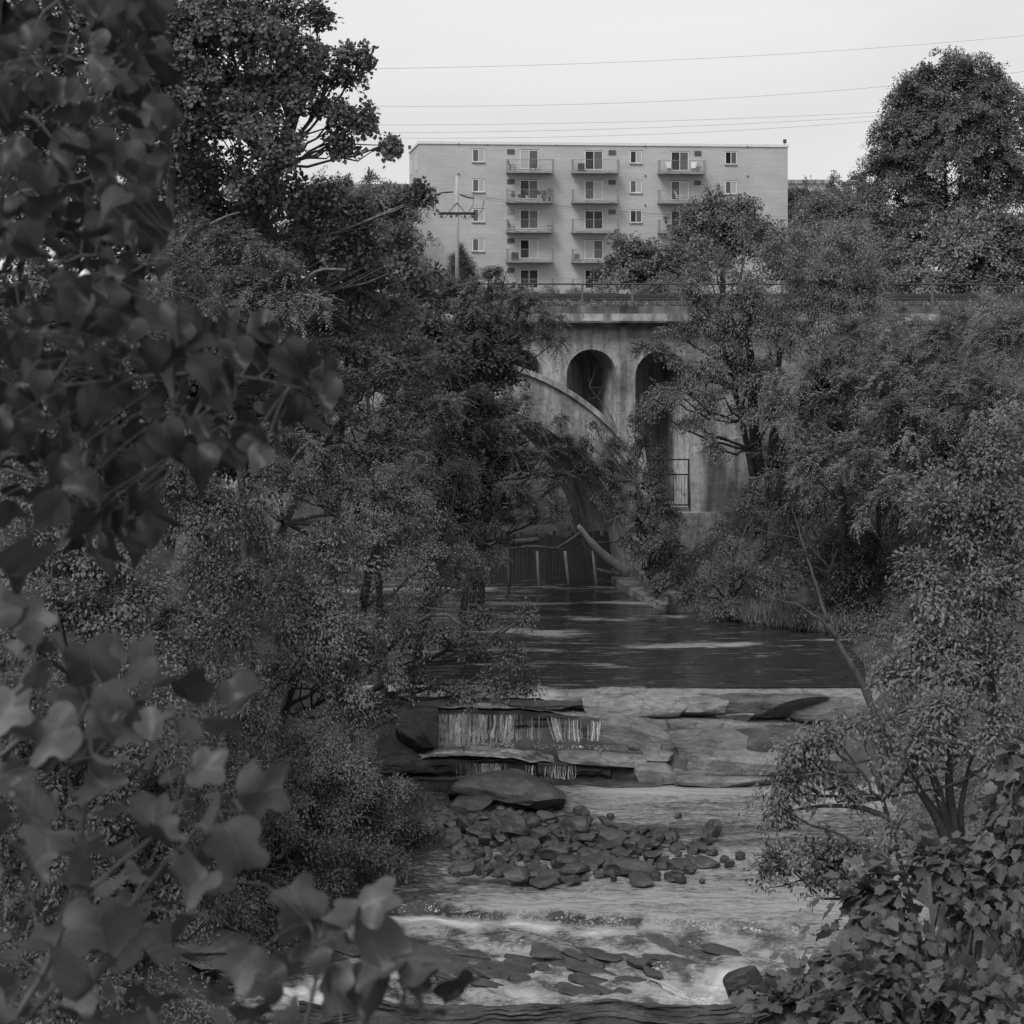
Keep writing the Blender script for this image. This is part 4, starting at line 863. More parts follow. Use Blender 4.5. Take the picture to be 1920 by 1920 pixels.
potted(('c', 2), .14, .35, .3, 'hanging leafy pot at the railing of the third right balcony', M['plastic_dark'], 7, .75); potted(('c', 2), .2, .35, .25, 'low potted plant on the floor of the third right balcony', M['plastic_dark'], 8)

# far low buildings
def far_building(x0_, x1_, ytop, d, label):
    a = P(x0_, ytop, d); b = P(x1_, ytop, d)
    t = empty('distant_building', (a[0], d, 15), label, 'building', 'distant flat roofed buildings')
    h = a[2]-15; MB().box(0, b[0]-a[0], 0, 20, -1, h-.6).build('wall', M['brick'], t); MB().box(-.3, b[0]-a[0]+.3, -.3, 20.3, h-.598, h).build('roof_edge', M['concrete'], t)
far_building(640, 770, 345, 280, 'low pale flat-roofed building far off left of the apartment block'); far_building(1470, 1560, 337, 290, 'low pale flat-roofed building far off right of the apartment block')

# utility pole and wires
up_ = P(857, 330, 118); ut = empty('utility_pole', (up_[0], 118, 15.2), 'grey wooden utility pole with a crossarm in front of the apartment block', 'utility pole')
sc_ = 118/F
MB().tube([(0, 0, -.5), (0, 0, up_[2]-15.2)], [.135, .11], 10).build('post', M['pole'], ut, True)
def uz(y): return EYE-(y-HY)*sc_-15.2
def ux(x): return (x-857)*sc_
MB().box(ux(823), ux(892), -.2, -.11, uz(403), uz(398)).build('crossarm', M['timber'], ut)
m = MB(); m.tube([(ux(840), -.16, uz(400)), (0, -.12, uz(380))], .025, 4); m.tube([(ux(873), -.16, uz(400)), (0, -.12, uz(380))], .025, 4); m.build('brace', M['metal_dark'], ut)
for x_ in (828, 846, 872, 886): MB().tube([(ux(x_), -.16, uz(403)), (ux(x_), -.16, uz(405)), (ux(x_), -.16, uz(409))], [.04, .09, .05], 8).build('insulator', M['vent'], ut)
for (xs_, ys_) in ((( 820, 826, 850), (368, 362, 360)), ((862, 876, 888), (365, 370, 372))):
    MB().tube([(ux(a), -.1, uz(b)) for a, b in zip(xs_, ys_)], .05, 5).build('line_clamp', M['metal_dark'], ut)
for a in ([(819, 362), (816, 385), (822, 404)], [(888, 368), (887, 385), (876, 402)], [(908, 375), (904, 395), (893, 408), (880, 409)], [(826, 404), (832, 409), (840, 404)], [(862, 404), (872, 412), (884, 404)]):
    MB().tube([(ux(x_), -.2, uz(y_)) for x_, y_ in a], .02, 4).build('jumper_wire', M['metal_dark'], ut)
def wire(a, b, sag, label, rad=.008, mat='wire', group='overhead wires'):
    a = np.array(a); b = np.array(b); t = np.linspace(0, 1, 24)[:, None]; pp = a+(b-a)*t; pp[:, 2] -= sag*4*(t*(1-t))[:, 0]
    o = MB().tube(pp, rad, 4).build('overhead_wire', M[mat], None); tag(o, label, 'wire', group)
wire(P(560, 130, 105), P(1990, 60, 125), .55, 'highest thin wire across the sky')
wire(P(560, 197, 105), P(1990, 125, 125), .9, 'thin wire across the sky, second from the top')
wire(P(560, 234, 108), P(1990, 188, 128), .5, 'uppermost of the three close wires just over the apartment roof')
wire(P(560, 249, 108), P(1990, 190, 128), .6, 'middle of the three close wires just over the apartment roof', .008)
wire(P(560, 256, 108), P(1990, 190, 128), .9, 'lowest of the three close wires just over the apartment roof')
wire(P(862, 365, 118), P(1980, 392, 150), 1.2, 'wire sagging right from the pole across the apartment facade', .008)
wire(P(888, 371, 118), P(1980, 372, 150), 1.6, 'wire from the pole crossing the third row of balconies', .008)
wire(P(862, 363, 118), P(1980, 345, 150), 2.0, 'uppermost wire running right from the pole top', .008)
wire(P(840, 362, 118), P(500, 470, 98), .6, 'upper wire running down left from the pole', .008); wire(P(828, 404, 118), P(480, 520, 98), .5, 'lower wire running down left from the crossarm', .008)
wire(P(1560, 352, 116), P(1990, 278, 112), .3, 'pale wire in front of the big tree right of the apartment block', .008)

# ------------------------------------------------------------------ trees
def in_view(Pt, margin=2.5):
    d = np.maximum(Pt[:, 1], .5); x = Pt[:, 0]/d*F+960; y = HY-(Pt[:, 2]-EYE)/d*F; m = margin/d*F
    return (Pt[:, 1] > 1) & (x > -m) & (x < 1920+m) & (y > -m) & (y < 1920+m)
def perp(n, r):
    a = unit(np.cross(n, r.normal(size=n.shape))); return a, np.cross(n, a)
SPEC = {  # per cluster: leaves, radius, flatness, leaf length, width ratio; clusters per square metre of crown surface
    'tuft':  dict(n=34, R=.34, flat=.85, L=.15, W=.95, dens=3.4, up=.25, droop=.25),
    'spray': dict(n=46, R=.46, flat=.32, L=.12, W=.50, dens=4.0, up=.9, droop=.45),
    'small': dict(n=60, R=.40, flat=.45, L=.090, W=.45, dens=5.0, up=.7, droop=.35),
    'plume': dict(n=98, R=.48, flat=.6, L=.11, W=.38, dens=4.6, up=.2, droop=.5),
    'far':   dict(n=50, R=.55, flat=.6, L=.19, W=.8, dens=2.6, up=.6, droop=.3),
    'star':  dict(n=60, R=.40, flat=.45, L=.12, W=.52, dens=4.2, up=.7, droop=.45),
    'bigstar': dict(n=18, R=.30, flat=.55, L=.118, W=1.0, dens=4.5, up=.55, droop=.55),
}
NLEAF = [0]
def cluster_leaves(C, O, sp, r, ctone):
    """C cluster centres, O outward directions -> leaf positions, directions, normals, lengths, tones"""
    s = SPEC[sp]; n = s['n']; m = len(C)
    sc = r.uniform(.65, 1.35, m)
    A, B = perp(O, r)
    Up = unit(O*(1-s['flat'])*.9+np.array((0, 0, 1.0))*s['flat']*0+np.array((0, 0, .8)))
    A = unit(O-np.sum(O*Up, 1)[:, None]*Up+r.normal(0, .25, O.shape)); B = unit(np.cross(Up, A)); A = A*1.35; B = B*.75
    q = r.normal(size=(m, n, 3)); q = q/np.linalg.norm(q, axis=2, keepdims=True)*r.uniform(0, 1, (m, n, 1))**.45
    R = (s['R']*sc)[:, None, None]
    off = R*(q[..., 0:1]*A[:, None]+q[..., 1:2]*B[:, None]+q[..., 2:3]*s['flat']*Up[:, None])
    rad2 = (q[..., 0]**2+q[..., 1]**2)
    off[..., 2] -= (R[..., 0]*.45*rad2)
    Pp = C[:, None]+off
    if sp == 'plume':                                    # long drooping leaves set along arching stalks
        k = 7; g = n//k
        sd_ = unit(O[:, None]*.6+r.normal(0, .55, (m, k, 3))+(0, 0, .25)); t = np.linspace(.15, 1, g)
        ln = (s['R']*1.25*sc)[:, None]*r.uniform(.7, 1.2, (m, k))
        st = C[:, None, None]+sd_[:, :, None]*(t[None, None, :, None]*ln[:, :, None, None])
        st[..., 2] -= (t**2)[None, None]*ln[:, :, None]*.55
        side = unit(np.cross(sd_, np.array((0, 0, 1.0))))[:, :, None]*np.where(np.arange(g) % 2, 1, -1)[None, None, :, None]
        Dd = sd_[:, :, None]*.6+side*.8+r.normal(0, .18, (m, k, g, 3)); Dd[..., 2] -= .35
        Pp = st.reshape(m, -1, 3); D = Dd.reshape(m, -1, 3); N = np.array((0, 0, 1.0))+O[:, None]*.5+r.normal(0, .22, D.shape)
    else:
        D = unit(off)*.8+O[:, None]*.4+r.normal(0, .40, off.shape); D[..., 2] -= s['droop']
        N = np.array((0, 0, 1.0))*s['up']+O[:, None]*.45+unit(off)*.25+r.normal(0, .26, off.shape)
    nn = Pp.shape[1]
    L = s['L']*r.uniform(.65, 1.25, (m, nn))
    tone = np.clip(ctone[:, None]+r.normal(0, .07, (m, nn)), 0, 1)
    return Pp.reshape(-1, 3), D.reshape(-1, 3), N.reshape(-1, 3), L.ravel(), tone.ravel()
def crown_points(blobs, sp, r, dmul=1.0, hollow=.55, lump=.28):
    Cs, Os = [], []
    for c, rad in blobs:
        c = np.asarray(c, float); rad = np.asarray(rad, float)
        area = 4*math.pi*((rad[0]*rad[1])**1.6/3+(rad[0]*rad[2])**1.6/3+(rad[1]*rad[2])**1.6/3)**(1/1.6)
        n = max(4, int(area*SPEC[sp]['dens']*dmul*1.15))
        sd_ = r.integers(0, 999)
        per = 7; nb = max(3, n//per); bd = unit(r.normal(size=(nb, 3))+(0, 0, .25)); ln = 1+lump*1.5*vnoise(bd*1.7+sd_, 9)+lump*vnoise(bd*4.0+sd_, 10)+r.uniform(-.08, .12, nb)
        tt = np.tile(np.linspace(.30, 1.0, per)**.8, nb); ib = np.repeat(np.arange(nb), per); n = len(ib)
        reach = float(np.mean(rad)); d = unit(bd[ib]+r.normal(0, .10, (n, 3)))
        p = c+d*(tt*ln[ib])[:, None]*rad+r.normal(0, .07*reach, (n, 3))*(1, 1, .35)
        p[:, 2] += .10*reach*np.sin(tt*math.pi)-.22*reach*tt**2*(1-np.abs(bd[ib, 2]))
        o = unit(d/rad)
        tocam = unit(np.array((0, 0, EYE))-c)
        keep = (o@tocam > -.3) | (r.random(n) < .4)
        keep &= ~((o[:, 2] < -.55) & (r.random(n) < .45))
        Cs.append(p[keep]); Os.append(o[keep])
    return np.concatenate(Cs), np.concatenate(Os)
def dm(d): return 76+(d-76)*.56 if 76 < d < 95 else d     # keeps the near trees on this side of the viaduct
def tree(name, label, cat, base, blobs, sp, mat, seed, bark='bark', tr=.22, group=None, dmul=1.0, hollow=.55, lump=.28, twig=.34, stems=1, limb_r=.45, extra=None, tonebias=0.0):
    """base = world point of the foot; blobs = [(x, y, d, rx, rz[, ry])] in photograph position at real distance, radii in metres"""
    r = np.random.default_rng(seed)
    bl = [(P(b[0], b[1], dm(b[2])), (b[3], b[5] if len(b) > 5 else (b[3]+b[4])/2, b[4])) for b in blobs]
    root = empty(name, base, label, cat, group)
    base = np.asarray(base, float)
    C, O = crown_points(bl, sp, r, dmul, hollow, lump)
    k = in_view(C); C, O = C[k], O[k]
    tb = MB()
    cent = np.mean([b[0] for b in bl], 0); topz = cent[2]+.45*(max(b[0][2] for b in bl)-cent[2])
    feet = [base+np.array((r.uniform(-.35, .35)*(stems > 1)*tr*4, r.uniform(-.3, .3)*(stems > 1)*tr*4, 0)) for _ in range(stems)]
    paths = []
    for si, ft in enumerate(feet):
        tgt = bl[si % len(bl)][0] if stems > 1 else np.array((cent[0], cent[1], topz))
        t = np.linspace(0, 1, 9)[:, None]; pp = ft+(tgt-ft)*t
        pp[:, 0] += np.sin(t[:, 0]*math.pi)*r.normal(0, .25)+r.normal(0, .05, 9)*(t[:, 0] > 0); pp[:, 1] += r.normal(0, .05, 9)*(t[:, 0] > 0)
        if stems == 1: pp[:, :2] = ft[:2]+(tgt[:2]-ft[:2])*(t**1.4)
        rr = tr/(stems**.5)*(1.15-.8*t[:, 0]); rr[0] *= 1.25
        tb.tube(pp-base, rr, 8); paths.append((pp, rr))
    for bi, (c, rad) in enumerate(bl):
        pp, rr = paths[bi % len(paths)]
        zz = np.clip(.35+.5*r.random(), 0, 1); zi = np.argmin(np.abs(pp[:, 2]-(c[2]-rad[2]*1.1-.35*np.linalg.norm(pp[-1, :2]-c[:2])))); zi = min(max(zi, 2), 7)
        a = pp[zi]; q = a+(c-a)*.5+np.array((0, 0, -.12*np.linalg.norm(c-a)))+r.normal(0, .2, 3)
        e = c+np.array((0, 0, .45*rad[2])); t = np.linspace(0, 1, 8)[:, None]
        lp = (1-t)**2*a+2*t*(1-t)*q+t*t*e+r.normal(0, .05, (8, 3))*(t > 0); lr = np.minimum(rr[zi]*.55, .035+.03*rad[0])*(1-.75*t[:, 0])+.010
        tb.tube(lp-base, lr, 6, False)
        idx = np.where(np.sum(((C-c)/np.asarray(rad))**2, 1) < 1.9)[0]
        r.shuffle(idx); idx = idx[:int(len(idx)*twig)]
        # secondary branches gather the clusters
        if len(idx) > 3:
            m_ = max(3, len(idx)//9); hubs = []
            for h in idx[:m_]:
                s0 = lp[r.integers(2, 8)]; e0 = s0+(C[h]-s0)*.72; mid = (s0+e0)/2+r.normal(0, .12, 3)+(0, 0, -.08)
                tb.tube(np.array([s0, mid, e0])-base, [.030+.012*rad[0]*.6, .026, .016], 4, False); hubs.append(e0)
            hubs = np.array(hubs)
            for h in idx:
                j = np.argmin(np.sum((hubs-C[h])**2, 1)); s0 = hubs[j]
                if np.linalg.norm(C[h]-s0) > 3: continue
                tb.tube(np.array([s0, (s0+C[h])/2+r.normal(0, .06, 3), C[h]])-base, [.014, .011, .007], 3, False)
    if extra:
        for pts, r0, r1 in extra:
            q = np.array([P(p[0], p[1], dm(p[2])) for p in pts]); n = 10; tt = np.linspace(0, 1, n); ss = np.linspace(0, 1, len(q))
            qq = np.stack([np.interp(tt, ss, q[:, i]) for i in range(3)], 1); qq[1:-1] = (qq[:-2]+2*qq[1:-1]+qq[2:])/4
            tb.tube(qq-base, np.linspace(r0, r1, n), 7)
    tb.build('trunk', M[bark], root, True)
    tone = np.clip(.5+tonebias+.28*vnoise(C*.9, seed)+r.normal(0, .09, len(C)), 0, 1)
    Pp, D, N, L, T = cluster_leaves(C, O, sp, r, tone)
    NLEAF[0] += len(Pp)
    tmpl = T_STAR if sp == 'bigstar' else T_QUAD
    me = instance(tmpl, Pp-base, D, N, L, SPEC[sp]['W'], T, 'crown')
    link('crown', me, M[mat], root)
    return root
def foot(x, d, dz=-.3):
    d = dm(d)
    X = (x-960)/F*d; return np.array((X, d, float(ground_h(np.array([[X]]), np.array([[d]]))[0, 0])+dz))
M['leaf_right'] = leaf_mat('bank_maple_leaf', .150)
M['leaf_sycamore'] = leaf_mat('sycamore_leaf', .125)
M['dead_dark'] = basic('dark_dead_bark', [(.3, .03), (.7, .10)], 8, (1, 1, .2), bump=.02, bscale=16)
# --- beyond the viaduct
GF = 'trees beyond the viaduct'
tree('shade_tree', 'round dark tree against the right half of the apartment facade', 'tree', foot(1355, 132), [(1330, 425, 132, 1.9, 1.7), (1385, 410, 132, 1.9, 1.7), (1355, 455, 131, 2.4, 1.6), (1290, 460, 131, 1.3, 1.2), (1415, 450, 132, 1.4, 1.3), (1355, 410, 132, 2.2, 1.8), (1310, 450, 132, 1.6, 1.3), (1395, 445, 131, 2.0, 1.5)], 'far', 'leaf_mid', 101, group=GF, dmul=1.6, hollow=.3)
tree('shade_tree', 'lower paler bushy tree before the middle balconies of the apartment block', 'tree', foot(1200, 122), [(1180, 480, 122, 1.7, 1.4), (1230, 485, 122, 1.5, 1.3), (1200, 515, 121, 2.2, 1.2), (1265, 510, 122, 1.3, 1.1), (1150, 515, 122, 1.1, .9), (1300, 500, 123, 1.6, 1.3)], 'far', 'leaf_far', 102, group=GF, dmul=1.4)
tree('conical_evergreen', 'small dark cone-shaped evergreen beside the utility pole', 'tree', foot(865, 135), [(863, 478, 135, .7, .8), (864, 500, 135, 1.2, 1.0), (865, 525, 135, 1.55, 1.1), (865, 545, 135, 1.6, .8)], 'small', 'leaf_dark', 103, group=GF, dmul=2.4, lump=.12, hollow=.3)
tree('poplar_tree', 'tallest broad poplar rising over everything beyond the right end of the viaduct', 'tree', foot(1780, 150), [(1700, 215, 150, 1.9, 2.4), (1740, 170, 150, 1.8, 2.3), (1800, 150, 150, 2.2, 2.2), (1860, 165, 150, 2.0, 2.4), (1910, 210, 151, 2.2, 2.6), (1690, 310, 150, 2.3, 2.6), (1660, 270, 150, 1.1, 1.5), (1665, 360, 149, 1.8, 1.7), (1770, 270, 149, 3.2, 3.2), (1860, 290, 149, 3.2, 3.2), (1730, 390, 149, 2.6, 2.6), (1820, 400, 148, 3.4, 3.0), (1920, 360, 149, 3, 3), (1690, 240, 150, 2.0, 2.4), (1655, 320, 150, 1.8, 2.0), (1720, 180, 150, 1.7, 1.8), (1760, 220, 149, 2.6, 2.6), (1840, 220, 149, 2.8, 2.6), (1780, 130, 150, 1.4, 1.2), (1700, 460, 148, 3.0, 2.4), (1800, 480, 147, 3.2, 2.2), (1900, 470, 147, 3.2, 2.4), (1660, 430, 149, 2, 2)], 'far', 'leaf_mid', 104, group=GF, dmul=1.05, lump=.40)
for i, (x, y, d, rx, rz, lab) in enumerate([(1510, 385, 190, 3.0, 2.4, 'pale tree just right of the apartment block, nearest to its corner'), (1572, 350, 195, 1.6, 1.6, 'small round dark treetop before the far low building on the right'), (1600, 400, 185, 3.2, 3.0, 'broad tree between the small round treetop and the big poplar'),
        (1545, 400, 180, 3.2, 2.5, 'low pale tree under the small round dark treetop'), (1628, 350, 180, 1.8, 1.6, 'small treetop at the left foot of the big poplar'), (665, 345, 175, 2.0, 1.4, 'light open treetop rising by the far low building on the left'), (735, 385, 170, 3.0, 2.8, 'dense tree touching the left end of the apartment block'),
        (690, 400, 170, 2.5, 2.4, 'tree under the light open treetop left of the apartment block'), (600, 390, 160, 4, 3, 'tree behind the large left sycamore')]):
    tree('distant_tree', lab, 'tree', foot(x, d), [(x-15, y, d, rx*.7, rz*.8), (x+18, y+5, d, rx*.7, rz*.8), (x, y+35, d-1, rx, rz), (x+10, y+80, d-1, rx*1.1, rz)], 'far', 'leaf_far', 110+i, group=GF, dmul=.9)
for i, (x, y, d, rx, rz, mt, lab) in enumerate([(1500, 470, 128, 3.0, 2.6, 'leaf_far', 'pale tree behind the tracks just right of the round dark tree'), (1580, 480, 126, 2.6, 2.6, 'leaf_far', 'upright fine-leaved pale tree behind the tracks below the far treetops'), (1690, 500, 116, 2.0, 1.6, 'leaf_mid', 'drooping shrub-like tree behind the right part of the railing'),
        (1820, 450, 114, 2.2, 2.2, 'leaf_light', 'light-topped tree behind the right railing below the poplar'), (1900, 460, 114, 2.4, 2.6, 'leaf_mid', 'tree at the right edge behind the railing'), (1850, 515, 113, 2.6, 1.0, 'leaf_mid', 'low dark brush under the light-topped tree behind the railing'), (1750, 520, 112, 1.8, 1.0, 'leaf_light', 'low brush right behind the railing at the right'), (1620, 520, 115, 2.2, 1.4, 'leaf_mid', 'low dark tree behind the railing right of centre'),
        (1100, 545, 112, 1.2, .5, 'leaf_light', 'low shrub behind the tracks before the ground floor balconies'), (1010, 548, 112, 1.0, .4, 'leaf_light', 'low weedy shrub left of the middle ground floor balcony'), (1230, 540, 113, 1.5, .7, 'leaf_light', 'low shrub behind the tracks under the paler bushy tree'), (920, 552, 111, 1.5, .5, 'leaf_mid', 'weedy shrub behind the tracks right of the utility pole')]):
    tree('track_side_tree' if rx > 1.6 else 'shrub', lab, 'tree' if rx > 1.6 else 'shrub', foot(x, d), [(x-20, y, d, rx*.7, rz*.7), (x+25, y-5, d, rx*.6, rz*.7), (x, y+15, d-.5, rx, rz*.8)], 'far' if rx > 1.6 else 'spray', mt, 130+i, group=GF, dmul=1.2, tr=.12 if rx > 1.6 else .05)
# --- left bank
GL = 'trees of the left bank'
tree('sycamore_tree', 'tall sycamore with clumped leaves and pale limbs rising above the frame on the left bank', 'tree', foot(330, 62),
    [(400, 60, 60, 2.4, 1.8), (500, 40, 60, 1.4, 1.2), (560, 110, 60, 1.1, 1.0), (600, 55, 60, .55, .6), (585, 165, 60, .9, .7), (645, 150, 60, .4, .5), (625, 200, 60, .45, .5), (520, 190, 60, 1.3, 1.1), (360, 170, 60, 1.8, 1.8), (440, 250, 59, 1.9, 1.3), (540, 290, 59, 1.1, .8), (620, 240, 60, .6, .55), (660, 228, 60, .45, .35), (690, 110, 60, .28, .16), (655, 95, 60, .3, .22), (690, 228, 60, .32, .3), (730, 270, 60, .38, .2),
     (640, 275, 60, .4, .25), (670, 530, 63, 1.2, .8), (600, 520, 63, 1.2, .8), (600, 350, 60, .7, .6), (540, 370, 60, 1.2, .8), (430, 350, 60, 1.6, .8), (310, 90, 61, 1.8, 2.2), (320, 320, 61, 1.6, 1.8), (640, 400, 61, 1.0, .8), (700, 430, 61, .9, .7), (755, 470, 61, .7, .6), (660, 480, 61, 1.2, .7), (795, 372, 60, .35, .35), (780, 500, 61, .6, .5), (580, 440, 61, 1.4, .7), (330, 430, 62, 1.5, 1.0), (480, 410, 62, 1.4, .9), (390, 440, 62, 1.4, .9), (260, 200, 62, 1.6, 1.6), (470, 140, 61, 1.2, .9)],
    'tuft', 'leaf_sycamore', 201, bark='bark_pale', tr=.42, group=GL, dmul=1.35, lump=.34, hollow=.35, twig=.45,
    extra=[([(330, 700, 62), (322, 500, 61.5), (322, 330, 61), (335, 150, 61)], .30, .12), ([(395, 420, 58), (425, 405, 58), (450, 398, 58)], .05, .03), ([(440, 245, 58), (455, 228, 58), (490, 205, 58)], .045, .02), ([(600, 260, 60), (660, 270, 60), (700, 272, 60), (735, 272, 60)], .03, .012), ([(560, 150, 60), (620, 110, 60), (690, 112, 60)], .03, .01), ([(530, 600, 59), (550, 555, 59), (575, 520, 59), (600, 503, 59), (648, 506, 59)], .09, .045), ([(640, 230, 60), (690, 235, 60), (700, 215, 60)], .025, .01)])
